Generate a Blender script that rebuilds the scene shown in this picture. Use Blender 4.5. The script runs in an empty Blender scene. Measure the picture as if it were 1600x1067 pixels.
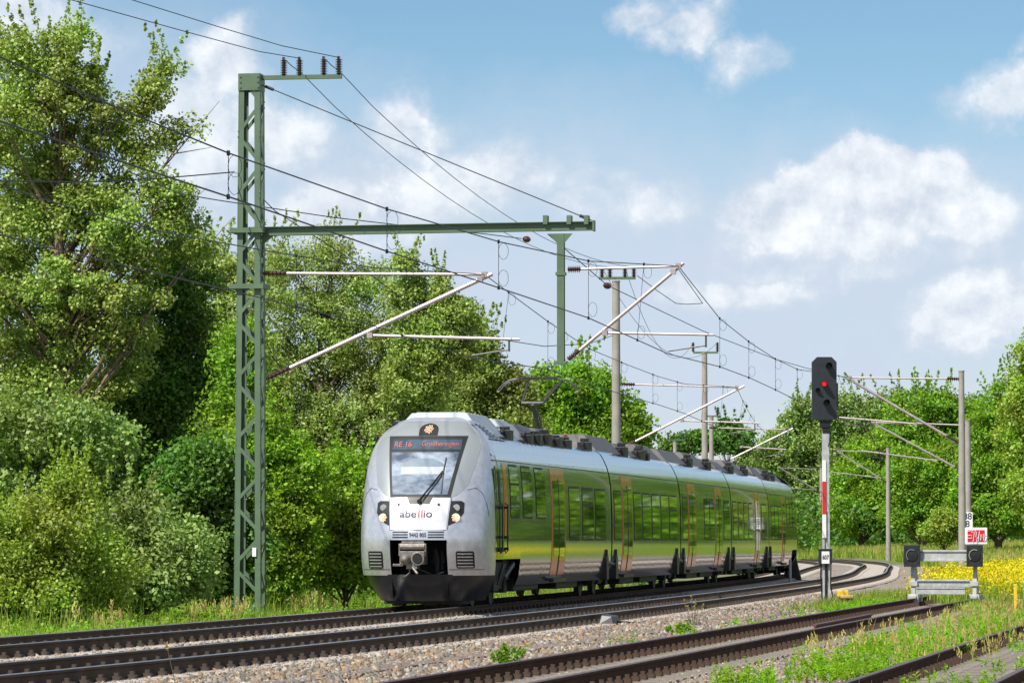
import bpy, math, random
import numpy as np
from mathutils import Vector, Matrix
R_ = math.radians
random.seed(7); rng = np.random.default_rng(7)
sc = bpy.context.scene

# ---------------------------------------------------------------- camera, sky, sun, exposure
F_PX, CAM_H = 6628.0, 1.46
PITCH = math.atan((841.9 - 533.5) / F_PX)
cam = bpy.data.cameras.new('camera'); cam.sensor_width = 36; cam.lens = F_PX * 36 / 1600
cam.clip_start = 0.5; cam.clip_end = 9000
camo = bpy.data.objects.new('camera', cam); sc.collection.objects.link(camo)
camo.location = (0, 0, CAM_H); camo.rotation_euler = (math.pi / 2 + PITCH, 0, 0)
sc.camera = camo

SUN_EL, SUN_AZ = 50, 222         # azimuth clockwise from +Y: behind the camera, to its left
sd = Vector((math.sin(R_(SUN_AZ)) * math.cos(R_(SUN_EL)), math.cos(R_(SUN_AZ)) * math.cos(R_(SUN_EL)), math.sin(R_(SUN_EL))))
sl = bpy.data.lights.new('sun', 'SUN'); sl.energy = 5.0; sl.angle = R_(0.53); sl.color = (1, .955, .88)
slo = bpy.data.objects.new('sun', sl); sc.collection.objects.link(slo)
slo.rotation_euler = sd.to_track_quat('Z', 'Y').to_euler()

w = bpy.data.worlds.new('World'); sc.world = w; w.use_nodes = True
nt = w.node_tree; N = nt.nodes; L = nt.links; N.clear()
def wn(t, **k):
    n = N.new(t)
    for a, b in k.items(): setattr(n, a, b)
    return n
sky = wn('ShaderNodeTexSky'); sky.sky_type = 'NISHITA'; sky.sun_disc = False
sky.sun_elevation = R_(SUN_EL); sky.sun_rotation = R_(SUN_AZ); sky.air_density = 1.0; sky.dust_density = .3; sky.ozone_density = 2.0
bg = wn('ShaderNodeBackground'); bg.inputs[1].default_value = 0.086
out = wn('ShaderNodeOutputWorld'); L.new(bg.outputs[0], out.inputs[0])
tc = wn('ShaderNodeTexCoord')
def wmath(op, a, b=None, clamp=False):
    n = wn('ShaderNodeMath', operation=op, use_clamp=clamp)
    for i, v in enumerate((a, b)):
        if v is None: continue
        if isinstance(v, (int, float)): n.inputs[i].default_value = v
        else: L.new(v, n.inputs[i])
    return n.outputs[0]
def wnoise(scale, detail, vec, rough=.55, dist=0, w_=0):
    n = wn('ShaderNodeTexNoise'); n.inputs['Scale'].default_value = scale; n.inputs['Detail'].default_value = detail
    n.inputs['Roughness'].default_value = rough; n.inputs['Distortion'].default_value = dist
    L.new(vec, n.inputs['Vector']); return n
def wmix(fac, a, b):
    n = wn('ShaderNodeMix', data_type='RGBA')
    if isinstance(fac, (int, float)): n.inputs[0].default_value = fac
    else: L.new(fac, n.inputs[0])
    for i, v in ((6, a), (7, b)):
        if isinstance(v, tuple): n.inputs[i].default_value = (*v, 1)
        else: L.new(v, n.inputs[i])
    return n.outputs[2]
dirv = tc.outputs['Generated']
sep = wn('ShaderNodeSeparateXYZ'); L.new(dirv, sep.inputs[0])
# domain-warped direction so that cloud outlines are ragged
nz = wnoise(22, 9, dirv, .6)
sub = wn('ShaderNodeVectorMath', operation='SUBTRACT'); L.new(nz.outputs['Color'], sub.inputs[0]); sub.inputs[1].default_value = (.5, .5, .5)
scl = wn('ShaderNodeVectorMath', operation='SCALE'); L.new(sub.outputs[0], scl.inputs[0]); scl.inputs['Scale'].default_value = .035
wrp = wn('ShaderNodeVectorMath', operation='ADD'); L.new(dirv, wrp.inputs[0]); L.new(scl.outputs[0], wrp.inputs[1])
def blob(px, py, rx, ry, amp=1.0, soft=1.0):
    cx, cz = (px - 800) / F_PX, (841.9 - py) / F_PX
    s = wn('ShaderNodeVectorMath', operation='SUBTRACT'); L.new(wrp.outputs[0], s.inputs[0]); s.inputs[1].default_value = (cx, 1, cz)
    m = wn('ShaderNodeVectorMath', operation='MULTIPLY'); L.new(s.outputs[0], m.inputs[0]); m.inputs[1].default_value = (F_PX / rx, 1.5, F_PX / ry)
    l = wn('ShaderNodeVectorMath', operation='LENGTH'); L.new(m.outputs[0], l.inputs[0])
    f = wmath('SUBTRACT', 1.35, l.outputs['Value'])
    f = wmath('DIVIDE', f, soft, True)
    return wmath('MULTIPLY', f, amp)
def union(fs):
    r = fs[0]
    for f in fs[1:]: r = wmath('MAXIMUM', r, f)
    return r
fine = wnoise(95, 8, wrp.outputs[0], .62)
fn = wmath('MULTIPLY', wmath('SUBTRACT', fine.outputs['Fac'], .36), 3.4, True)
lumpy = wnoise(60, 10, dirv, .62)
cumulus = union([blob(1010, 35, 75, 42, .75, .9), blob(1085, 62, 75, 48, .8, .9), blob(1180, 105, 80, 40, .62, .9),
                 blob(1590, 150, 110, 70, .75, .9), blob(1640, 60, 70, 60, .6, .8),
                 blob(1395, 285, 130, 60, 1.3, .55), blob(1280, 300, 85, 50, 1.15, .7), blob(1330, 345, 230, 75, 1.0, .8), blob(1480, 340, 110, 70, .95, .8), blob(1180, 330, 100, 50, .8, .8), blob(1240, 345, 130, 58, .85, .6), blob(1470, 350, 110, 60, .8, .8),
                 blob(1150, 350, 85, 40, .7, .8), blob(1540, 500, 130, 60, .85, .7), blob(1150, 455, 170, 32, .75, .9), blob(1330, 420, 260, 40, .6, .9),
                 blob(900, 290, 110, 40, .55, .9), blob(660, 190, 90, 70, .75, .9), blob(720, 280, 200, 80, .75, .9), blob(560, 330, 200, 90, .7, .9), blob(950, 330, 170, 60, .65, .9),
                 blob(330, 110, 60, 70, .85, .8), blob(420, 200, 110, 70, .75, .9), blob(300, 240, 120, 150, .7, .9), blob(40, 60, 180, 90, .7, .9)])
veil = union([blob(500, 330, 460, 190, .9, .9), blob(1000, 500, 800, 230, .95, .8), blob(1300, 420, 480, 190, .95, .8), blob(880, 270, 330, 130, .6, 1.0), blob(1450, 470, 300, 150, .6, .9), blob(150, 150, 320, 170, .6, 1.), blob(900, 620, 1400, 110, .7, 1.)])
cmr = wmath('ADD', wmath('MULTIPLY', cumulus, 1.3), wmath('MULTIPLY', wmath('SUBTRACT', lumpy.outputs['Fac'], .5), 2.0))
cmr = wmath('MULTIPLY', wmath('SUBTRACT', cmr, .28), 1.5, True)
cm = wmath('MULTIPLY', wmath('MULTIPLY', cmr, wmath('ADD', .35, wmath('MULTIPLY', cumulus, .75)), True), .97)
# broad generic cloud cover for every other direction (seen only in reflections and from other viewpoints)
gen = wnoise(3.2, 7, dirv, .6)
gm = wmath('MULTIPLY', wmath('SUBTRACT', gen.outputs['Fac'], .38), 4.5, True)
away = wmath('MULTIPLY', wmath('SUBTRACT', .985, sep.outputs['Y']), 60, True)
gm = wmath('MULTIPLY', wmath('MULTIPLY', gm, away), .8)
# sky blue, a polarised tone near the horizon
tint = wn('ShaderNodeMix', data_type='RGBA', blend_type='MULTIPLY'); tint.inputs[0].default_value = 1
L.new(sky.outputs[0], tint.inputs[6])
rampf = wmath('MULTIPLY', sep.outputs['Z'], 8.0, True)
tcol = wmix(rampf, (1.0, 1.02, 1.2), (.65, .83, .96)); L.new(tcol, tint.inputs[7])
base = tint.outputs[2]
veilc = wmath('MULTIPLY', wmath('MULTIPLY', veil, 1.08), wmath('ADD', .7, wmath('MULTIPLY', fn, .3)), True)
c1 = wmix(veilc, base, (5.55, 6.4, 7.7))
sh = wnoise(48, 5, wrp.outputs[0], .6)
off_ = wn('ShaderNodeVectorMath', operation='ADD'); L.new(dirv, off_.inputs[0]); off_.inputs[1].default_value = (-.0028, 0, .0045)
lump2 = wnoise(60, 10, off_.outputs[0], .62)
lit_ = wmath('MULTIPLY', wmath('SUBTRACT', lumpy.outputs['Fac'], lump2.outputs['Fac']), 2.8)
shf = wmath('ADD', wmath('ADD', lit_, .5), wmath('MULTIPLY', wmath('SUBTRACT', sh.outputs['Fac'], .5), 1.2), True)
ccol = wmix(wmath('MULTIPLY', shf, cm), (5.9, 6.6, 7.6), (9.5, 9.75, 9.95))
c2 = wmix(cm, c1, ccol)
c3 = wmix(gm, c2, (7.2, 7.5, 8.2))
L.new(c3, bg.inputs[0])
sc.view_settings.view_transform = 'Standard'; sc.view_settings.look = 'None'; sc.view_settings.gamma = 1
sc.view_settings.exposure = 0.36
sc.cycles.max_bounces = 6; sc.cycles.diffuse_bounces = 3; sc.cycles.glossy_bounces = 4; sc.cycles.transmission_bounces = 4; sc.cycles.transparent_max_bounces = 6

# ---------------------------------------------------------------- helpers
CAMV = Vector((0, 0, CAM_H))
def ray(px, py):
    d = Vector(((px - 800) / F_PX, 1, (533.5 - py) / F_PX))
    c, s = math.cos(PITCH), math.sin(PITCH)
    return Vector((d.x, d.y * c - d.z * s, d.y * s + d.z * c))
def at(px, py, Y):                       # the world point at depth Y that a measured spot of the photo belongs to
    d = ray(px, py); return CAMV + d * (Y / d.y)
def col():
    return sc.collection
def tag(o, label=None, cat=None, group=None, kind=None):
    if label: o['label'] = label
    if cat: o['category'] = cat
    if group: o['group'] = group
    if kind: o['kind'] = kind
    return o
def empty(name, loc=(0, 0, 0), rz=0, label=None, cat=None, group=None):
    o = bpy.data.objects.new(name, None); o.empty_display_size = .2; col().objects.link(o)
    o.location = loc; o.rotation_euler = (0, 0, rz); return tag(o, label, cat, group)
class MB:
    def __init__(s): s.v = []; s.f = []; s.m = []
    def poly(s, vs, fs, m=0):
        b = len(s.v); s.v += [tuple(p) for p in vs]
        s.f += [tuple(i + b for i in f) for f in fs]; s.m += [m] * len(fs); return s
    def box(s, x0, x1, y0, y1, z0, z1, m=0):
        return s.poly([(x, y, z) for z in (z0, z1) for y in (y0, y1) for x in (x0, x1)],
                      [(0, 2, 3, 1), (4, 5, 7, 6), (0, 1, 5, 4), (2, 6, 7, 3), (0, 4, 6, 2), (1, 3, 7, 5)], m)
    def bar(s, a, b, wd, hh=None, m=0, up=(0, 0, 1)):   # rectangular bar between two points
        a = Vector(a); b = Vector(b); d = (b - a).normalized(); u = Vector(up)
        if abs(d.dot(u)) > .98: u = Vector((0, 1, 0))
        x = d.cross(u).normalized() * wd / 2; y = x.cross(d).normalized() * (hh or wd) / 2
        vs = [a - x - y, a + x - y, a + x + y, a - x + y, b - x - y, b + x - y, b + x + y, b - x + y]
        return s.poly(vs, [(0, 3, 2, 1), (4, 5, 6, 7), (0, 1, 5, 4), (1, 2, 6, 5), (2, 3, 7, 6), (3, 0, 4, 7)], m)
    def tube(s, pts, r, n=8, m=0, cap=True):
        pts = [Vector(p) for p in pts]; rs = r if isinstance(r, (list, tuple)) else [r] * len(pts)
        rings = []; pu = None
        for i, p in enumerate(pts):
            d = (pts[min(i + 1, len(pts) - 1)] - pts[max(i - 1, 0)]).normalized()
            u = pu if pu is not None else (Vector((0, 0, 1)) if abs(d.z) < .9 else Vector((1, 0, 0)))
            x = d.cross(u)
            if x.length < 1e-4: x = d.cross(Vector((.3, .9, .2)))
            x.normalize(); y = x.cross(d).normalized(); pu = y
            rings.append([p + (x * math.cos(2 * math.pi * k / n) + y * math.sin(2 * math.pi * k / n)) * rs[i] for k in range(n)])
        vs = [v for r_ in rings for v in r_]; fs = []
        for i in range(len(pts) - 1):
            for k in range(n):
                fs.append((i * n + k, i * n + (k + 1) % n, (i + 1) * n + (k + 1) % n, (i + 1) * n + k))
        if cap: fs.append(tuple(range(n))[::-1]); fs.append(tuple((len(pts) - 1) * n + k for k in range(n)))
        return s.poly(vs, fs, m)
    def lathe(s, a, b, prof, n=10, m=0):                # prof: (t along a-b in metres, radius)
        a = Vector(a); d = (Vector(b) - a).normalized()
        u = Vector((0, 0, 1)) if abs(d.z) < .9 else Vector((1, 0, 0))
        x = d.cross(u).normalized(); y = x.cross(d)
        vs = []; fs = []
        for t, r in prof:
            vs += [a + d * t + (x * math.cos(2 * math.pi * k / n) + y * math.sin(2 * math.pi * k / n)) * r for k in range(n)]
        for i in range(len(prof) - 1):
            for k in range(n): fs.append((i * n + k, i * n + (k + 1) % n, (i + 1) * n + (k + 1) % n, (i + 1) * n + k))
        fs.append(tuple(range(n))[::-1]); fs.append(tuple((len(prof) - 1) * n + k for k in range(n)))
        return s.poly(vs, fs, m)
    def insulator(s, a, b, r=.07, ribs=7, m=0):
        Lg = (Vector(b) - Vector(a)).length; p = [(0, r * .35)]
        for i in range(ribs):
            t0 = Lg * (i + .3) / (ribs + .3); dt = Lg / (ribs + .3)
            p += [(t0, r * .5), (t0 + dt * .25, r), (t0 + dt * .35, r), (t0 + dt * .5, r * .5)]
        p.append((Lg, r * .35)); return s.lathe(a, b, p, 10, m)
    def build(s, name, mats, parent=None, smooth=None, bevel=None):
        me = bpy.data.meshes.new(name); me.from_pydata(s.v, [], s.f)
        for mt in (mats if isinstance(mats, (list, tuple)) else [mats]): me.materials.append(mt)
        me.polygons.foreach_set('material_index', s.m); me.update()
        o = bpy.data.objects.new(name, me); col().objects.link(o)
        if parent: o.parent = parent
        if smooth is not None:
            me.shade_smooth()
            try: me.set_sharp_from_angle(angle=R_(smooth))
            except Exception: pass
        if bevel:
            bm_ = o.modifiers.new('bevel', 'BEVEL'); bm_.width = bevel; bm_.segments = 2; bm_.limit_method = 'ANGLE'
        return o
def np_mesh(name, V, nper, mats, parent=None, mi=None, smooth=False):
    """faces that share no vertices, nper corners each, from an array (n*nper,3)"""
    V = np.asarray(V, np.float32).reshape(-1, 3); nf = len(V) // nper
    me = bpy.data.meshes.new(name)
    me.vertices.add(len(V)); me.vertices.foreach_set('co', V.ravel())
    me.loops.add(len(V)); me.loops.foreach_set('vertex_index', np.arange(len(V), dtype=np.int32))
    me.polygons.add(nf); me.polygons.foreach_set('loop_start', np.arange(0, len(V), nper, dtype=np.int32))
    for m in (mats if isinstance(mats, (list, tuple)) else [mats]): me.materials.append(m)
    if mi is not None: me.polygons.foreach_set('material_index', np.asarray(mi, np.int32))
    me.update(calc_edges=True)
    o = bpy.data.objects.new(name, me); col().objects.link(o)
    if parent: o.parent = parent
    return o
def idx_mesh(name, V, Fi, mats, parent=None, smooth=False):
    V = np.asarray(V, np.float32).reshape(-1, 3); Fi = np.asarray(Fi, np.int32); k = Fi.shape[1]
    me = bpy.data.meshes.new(name)
    me.vertices.add(len(V)); me.vertices.foreach_set('co', V.ravel())
    me.loops.add(Fi.size); me.loops.foreach_set('vertex_index', Fi.ravel())
    me.polygons.add(len(Fi)); me.polygons.foreach_set('loop_start', np.arange(0, Fi.size, k, dtype=np.int32))
    for m in (mats if isinstance(mats, (list, tuple)) else [mats]): me.materials.append(m)
    me.update(calc_edges=True)
    if smooth: me.shade_smooth()
    o = bpy.data.objects.new(name, me); col().objects.link(o)
    if parent: o.parent = parent
    return o
def copy_tree(o, parent=None):
    c = o.copy(); col().objects.link(c)
    if parent: c.parent = parent
    for ch in list(o.children): copy_tree(ch, c)
    return c

# ---------------------------------------------------------------- materials
def mat(name, base, rough=.6, metal=0, var=0, vscale=3, bump=0, bscale=20, base2=None, coat=0, spec=.5, stretch=None, emit=None, coord='Object'):
    m = bpy.data.materials.new(name); m.use_nodes = True; t = m.node_tree; b = t.nodes['Principled BSDF']
    b.inputs['Base Color'].default_value = (*base, 1); b.inputs['Roughness'].default_value = rough; b.inputs['Metallic'].default_value = metal
    b.inputs['Coat Weight'].default_value = coat; b.inputs['Specular IOR Level'].default_value = spec
    if emit: b.inputs['Emission Color'].default_value = (*emit[0], 1); b.inputs['Emission Strength'].default_value = emit[1]
    vec = None
    if var or bump or base2:
        c = t.nodes.new('ShaderNodeTexCoord'); vec = c.outputs[coord]
        if stretch:
            mp = t.nodes.new('ShaderNodeMapping'); mp.inputs['Scale'].default_value = stretch; t.links.new(vec, mp.inputs[0]); vec = mp.outputs[0]
    if var or base2:
        n = t.nodes.new('ShaderNodeTexNoise'); n.inputs['Scale'].default_value = vscale; n.inputs['Detail'].default_value = 8; n.inputs['Roughness'].default_value = .65
        t.links.new(vec, n.inputs['Vector'])
        cr = t.nodes.new('ShaderNodeValToRGB'); cr.color_ramp.elements[0].position = .35; cr.color_ramp.elements[1].position = .68
        b2 = base2 or tuple(x * (1 - var) for x in base)
        cr.color_ramp.elements[0].color = (*b2, 1); cr.color_ramp.elements[1].color = (*base, 1)
        t.links.new(n.outputs['Fac'], cr.inputs[0]); t.links.new(cr.outputs[0], b.inputs['Base Color'])
    if bump:
        n = t.nodes.new('ShaderNodeTexNoise'); n.inputs['Scale'].default_value = bscale; n.inputs['Detail'].default_value = 5
        t.links.new(vec, n.inputs['Vector'])
        bp = t.nodes.new('ShaderNodeBump'); bp.inputs['Strength'].default_value = bump; bp.inputs['Distance'].default_value = .02
        t.links.new(n.outputs['Fac'], bp.inputs['Height']); t.links.new(bp.outputs[0], b.inputs['Normal'])
    return m
M = {}
M['nose'] = mat('silver_nose_paint', (.66, .67, .71), .33, .65, var=.22, vscale=7, coat=.4, bump=.04, bscale=60)
M['mask'] = mat('grey_mask_paint', (.36, .39, .39), .3, .45, var=.05, vscale=2, coat=.4)
M['side'] = mat('polished_silver_side', (.52, .53, .52), .07, .92, bump=.4, bscale=1.0, stretch=(1, 3.5, .35), coat=.0)
M['band'] = mat('dark_glossy_band', (.055, .068, .055), .10, .7, bump=.3, bscale=1.0, stretch=(1, 3.0, .35), coat=.4)
M['glass'] = mat('tinted_glass', (.012, .015, .014), .015, 0, spec=1.0, coat=1, bump=.02, bscale=1.2, stretch=(1, 2, 1))
M['wind'] = mat('windscreen_glass', (.40, .46, .54), .08, .0, base2=(.06, .085, .12), vscale=1.5, spec=.9, coat=.6, stretch=(1.2, 1, 2.6))  # pale and dark noise paints sky reflections into the glass colour
M['orange'] = mat('orange_door_paint', (.72, .20, .07), .16, .25, var=.2, spec=.5)
M['black'] = mat('black_plastic', (.012, .012, .013), .45, var=.3)
M['seal'] = mat('black_rubber', (.006, .006, .006), .6)
M['under'] = mat('dirty_black_underframe', (.018, .017, .017), .6, var=.5, vscale=4, bump=.3, bscale=12)
M['plough'] = mat('blue_black_plough', (.012, .015, .024), .3, var=.3, vscale=3)
M['rooflt'] = mat('pale_roof_housing', (.36, .40, .42), .4, .2, var=.25, vscale=3)
M['roofdk'] = mat('brown_grey_roof_housing', (.11, .105, .10), .55, .1, var=.4, vscale=3)
M['roofmid'] = mat('grey_roof_deck', (.10, .10, .11), .5, .2, var=.4, vscale=3)
M['redpaint'] = mat('red_paint', (.6, .02, .02), .4)
M['coupler'] = mat('greasy_bare_metal', (.30, .27, .24), .45, .5, var=.5, vscale=9, bump=.3)
M['white'] = mat('white_paint', (.78, .78, .76), .45, var=.08)
M['lamp'] = mat('headlight_bowl', (.55, .56, .58), .15, .7, var=.2, vscale=10)
M['lit'] = mat('warm_lit_led', (.9, .62, .42), .4, emit=((1, .58, .36), .35))
M['led'] = mat('orange_led_text', (.40, .10, .08), .5, emit=((1, .22, .14), .04))
M['ink'] = mat('dark_lettering', (.05, .04, .06), .5)
M['inkred'] = mat('red_lettering', (.5, .03, .05), .5)
M['green'] = mat('green_mast_paint', (.105, .165, .095), .5, var=.25, vscale=2.2, bump=.1, bscale=30)
M['porc'] = mat('brown_porcelain', (.055, .018, .012), .2, coat=.6)
M['tubem'] = mat('weathered_aluminium_tube', (.50, .43, .42), .45, .5, var=.3, vscale=3)
M['steel'] = mat('grey_steel_fitting', (.10, .10, .10), .5, .6, var=.4, vscale=8)
M['wire'] = mat('dark_copper_wire', (.018, .022, .03), .5, .3)
M['concm'] = mat('concrete_mast', (.36, .33, .29), .85, var=.28, vscale=1.8, bump=.2, bscale=25)
M['railside'] = mat('brown_rail_side', (.115, .085, .062), .9, spec=.15, var=.4, vscale=1.2, bump=.2, bscale=30)
M['railtop'] = mat('worn_rail_head', (.5, .5, .5), .3, .85, var=.2, vscale=2)
M['rustside'] = mat('rusty_rail_side', (.085, .042, .026), .9, spec=.15, var=.5, vscale=3, bump=.3, bscale=30)
M['rusttop'] = mat('rusty_rail_head', (.13, .075, .07), .45, .4, var=.4, vscale=4)
M['clip'] = mat('dark_fastening', (.085, .06, .042), .7, var=.5, vscale=10)
M['clipr'] = mat('rust_fastening', (.10, .055, .032), .8, var=.5, vscale=10)
M['slpc'] = mat('concrete_sleeper', (.50, .45, .39), .9, var=.3, vscale=3, bump=.3, bscale=25)
M['slpt'] = mat('weathered_timber_sleeper', (.33, .29, .24), .9, var=.6, vscale=5, stretch=(1, 6, 4), bump=.6, bscale=14)
M['duct'] = mat('brown_trough_lid', (.20, .155, .125), .9, var=.35, vscale=3, bump=.3, bscale=25)
M['yellow'] = mat('yellow_paint', (.80, .55, .03), .5, var=.15)
M['sigblk'] = mat('signal_board_black', (.022, .027, .033), .42, var=.3, vscale=4)
M['sigred'] = mat('red_signal_light', (1, .03, .04), .4, emit=((1, .015, .03), .75))
M['galv'] = mat('galvanised_steel', (.50, .51, .50), .55, .15, var=.35, vscale=6)
M['buffpad'] = mat('black_buffer_plate', (.02, .021, .024), .5, var=.5, vscale=7)
M['bark'] = mat('grey_bark', (.13, .10, .075), .9, var=.55, vscale=4, bump=.6, bscale=10, stretch=(3, 3, .7))
M['barkl'] = mat('warm_light_bark', (.24, .17, .11), .9, var=.5, vscale=4, bump=.5, bscale=10)
M['soil'] = None

def island_color(t, cols, scale=1.0):
    g = t.nodes.new('ShaderNodeNewGeometry'); cr = t.nodes.new('ShaderNodeValToRGB')
    els = cr.color_ramp.elements
    while len(els) < len(cols): els.new(.5)
    for i, c in enumerate(cols): els[i].position = i / (len(cols) - 1); els[i].color = (*c, 1)
    t.links.new(g.outputs['Random Per Island'], cr.inputs[0]); return cr.outputs[0]
def leafmat(name, cols, trans=.35, rough=.45, gloss=.12, patch=None):
    gloss *= .35; rough = .6; k_ = 1.75 if name not in ('rape_flowers', 'dry_grass_heads') else 1.0
    cols = [(min(.8, c[0] * k_ * (1.08 if name[:3] in ('gre', 'oli', 'dar') else 1.24)), min(.8, c[1] * k_ * 1.08), c[2] * k_ * .75) for c in cols]; trans = min(.45, trans * 1.05)
    m = bpy.data.materials.new(name); m.use_nodes = True; t = m.node_tree; t.nodes.clear()
    o = t.nodes.new('ShaderNodeOutputMaterial'); c = island_color(t, cols)
    tcn = t.nodes.new('ShaderNodeTexCoord'); n = t.nodes.new('ShaderNodeTexNoise'); n.inputs['Scale'].default_value = .55; n.inputs['Detail'].default_value = 3
    t.links.new(tcn.outputs['Object'], n.inputs['Vector'])
    hs = t.nodes.new('ShaderNodeHueSaturation'); t.links.new(c, hs.inputs['Color'])
    mr = t.nodes.new('ShaderNodeMapRange'); mr.inputs[1].default_value = .3; mr.inputs[2].default_value = .7; mr.inputs[3].default_value = .478; mr.inputs[4].default_value = .52
    t.links.new(n.outputs['Fac'], mr.inputs[0]); t.links.new(mr.outputs[0], hs.inputs['Hue'])
    mr2 = t.nodes.new('ShaderNodeMapRange'); mr2.inputs[1].default_value = .3; mr2.inputs[2].default_value = .7; mr2.inputs[3].default_value = .75; mr2.inputs[4].default_value = 1.3
    t.links.new(n.outputs['Fac'], mr2.inputs[0]); t.links.new(mr2.outputs[0], hs.inputs['Value'])
    c = hs.outputs[0]
    d = t.nodes.new('ShaderNodeBsdfDiffuse'); tr = t.nodes.new('ShaderNodeBsdfTranslucent'); gl = t.nodes.new('ShaderNodeBsdfGlossy'); gl.inputs['Roughness'].default_value = rough
    t.links.new(c, d.inputs[0])
    br = t.nodes.new('ShaderNodeMix'); br.data_type = 'RGBA'; br.blend_type = 'MULTIPLY'; br.inputs[0].default_value = 1; br.inputs[7].default_value = (1.35, 1.5, .5, 1)
    t.links.new(c, br.inputs[6]); t.links.new(br.outputs[2], tr.inputs[0]); gl.inputs[0].default_value = (.9, .95, .85, 1)
    m1 = t.nodes.new('ShaderNodeMixShader'); m1.inputs[0].default_value = trans; t.links.new(d.outputs[0], m1.inputs[1]); t.links.new(tr.outputs[0], m1.inputs[2])
    m2 = t.nodes.new('ShaderNodeMixShader'); m2.inputs[0].default_value = gloss; t.links.new(m1.outputs[0], m2.inputs[1]); t.links.new(gl.outputs[0], m2.inputs[2])
    t.links.new(m2.outputs[0], o.inputs[0]); return m
LM = {
 'poplar': leafmat('poplar_leaves', [(.05, .088, .02), (.115, .18, .04), (.18, .245, .06)], .3, .35, .16),
 'willow': leafmat('willow_leaves', [(.06, .10, .03), (.12, .18, .055), (.19, .25, .10)], .35, .4, .14),
 'maple': leafmat('maple_leaves', [(.045, .10, .012), (.085, .175, .02), (.14, .25, .03)], .4, .5, .06),
 'dark': leafmat('dark_shrub_leaves', [(.022, .055, .010), (.048, .105, .016), (.085, .16, .025)], .35, .45, .10),
 'bright': leafmat('bright_shrub_leaves', [(.05, .11, .012), (.10, .20, .02), (.17, .28, .035)], .42, .5, .06),
 'hawthorn': leafmat('hawthorn_leaves', [(.06, .11, .02), (.13, .21, .035), (.20, .28, .06)], .38, .45, .10),
 'greywillow': leafmat('grey_willow_leaves', [(.06, .10, .03), (.11, .165, .05), (.17, .22, .08)], .3, .45, .12),
 'olive': leafmat('olive_leaves', [(.07, .10, .025), (.12, .155, .045), (.18, .20, .07)], .35, .5, .08),
 'grass': leafmat('grass_blades', [(.045, .09, .012), (.10, .17, .025), (.19, .24, .06)], .4, .5, .06),
 'weed': leafmat('weed_leaves', [(.05, .12, .012), (.09, .20, .018), (.15, .28, .03)], .42, .5, .06),
 'straw': leafmat('dry_grass_heads', [(.30, .28, .14), (.42, .38, .22), (.30, .34, .12)], .35, .6, .04),
 'rape': leafmat('rape_flowers', [(.50, .44, .02), (.72, .60, .02), (.60, .56, .05)], .35, .6, .03),
}
def stone_mat(name, cols):
    m = bpy.data.materials.new(name); m.use_nodes = True; t = m.node_tree; b = t.nodes['Principled BSDF']; b.inputs['Roughness'].default_value = .9
    t.links.new(island_color(t, cols), b.inputs['Base Color']); return m
M['stones'] = stone_mat('ballast_stones', [(.08, .075, .07), (.26, .235, .19), (.12, .112, .10), (.34, .20, .085), (.185, .172, .16), (.42, .375, .295), (.15, .085, .045), (.21, .195, .175)])
def bedmat():
    m = bpy.data.materials.new('gravel_bed'); m.use_nodes = True; t = m.node_tree; b = t.nodes['Principled BSDF']; b.inputs['Roughness'].default_value = .95
    c = t.nodes.new('ShaderNodeTexCoord'); v = t.nodes.new('ShaderNodeTexVoronoi'); v.inputs['Scale'].default_value = 16; t.links.new(c.outputs['Object'], v.inputs['Vector'])
    cr = t.nodes.new('ShaderNodeValToRGB'); e = cr.color_ramp.elements
    for p, q in ((0, (.10, .085, .075)), (.3, (.27, .24, .20)), (.55, (.20, .155, .12)), (.8, (.34, .27, .20)), (1, (.42, .38, .33))):
        if p in (0, 1): e[0 if p == 0 else len(e) - 1].color = (*q, 1)
        else: x = e.new(p); x.color = (*q, 1)
    s = t.nodes.new('ShaderNodeSeparateColor'); t.links.new(v.outputs['Color'], s.inputs[0]); t.links.new(s.outputs[0], cr.inputs[0])
    n = t.nodes.new('ShaderNodeTexNoise'); n.inputs['Scale'].default_value = .5; n.inputs['Detail'].default_value = 6; t.links.new(c.outputs['Object'], n.inputs['Vector'])
    mr = t.nodes.new('ShaderNodeMapRange'); mr.inputs[1].default_value = .35; mr.inputs[2].default_value = .7; mr.inputs[3].default_value = .75; mr.inputs[4].default_value = 1.15; t.links.new(n.outputs['Fac'], mr.inputs[0])
    mx = t.nodes.new('ShaderNodeMix'); mx.data_type = 'RGBA'; mx.blend_type = 'MULTIPLY'; mx.inputs[0].default_value = 1; t.links.new(cr.outputs[0], mx.inputs[6]); t.links.new(mr.outputs[0], mx.inputs[7])
    t.links.new(mx.outputs[2], b.inputs['Base Color'])
    bp = t.nodes.new('ShaderNodeBump'); bp.inputs['Strength'].default_value = .9; bp.inputs['Distance'].default_value = .03; t.links.new(v.outputs['Distance'], bp.inputs['Height']); t.links.new(bp.outputs[0], b.inputs['Normal'])
    return m
M['bed'] = bedmat()
M['soil'] = mat('meadow_ground', (.10, .15, .035), .95, base2=(.14, .13, .06), vscale=.35, bump=.5, bscale=4)

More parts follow.
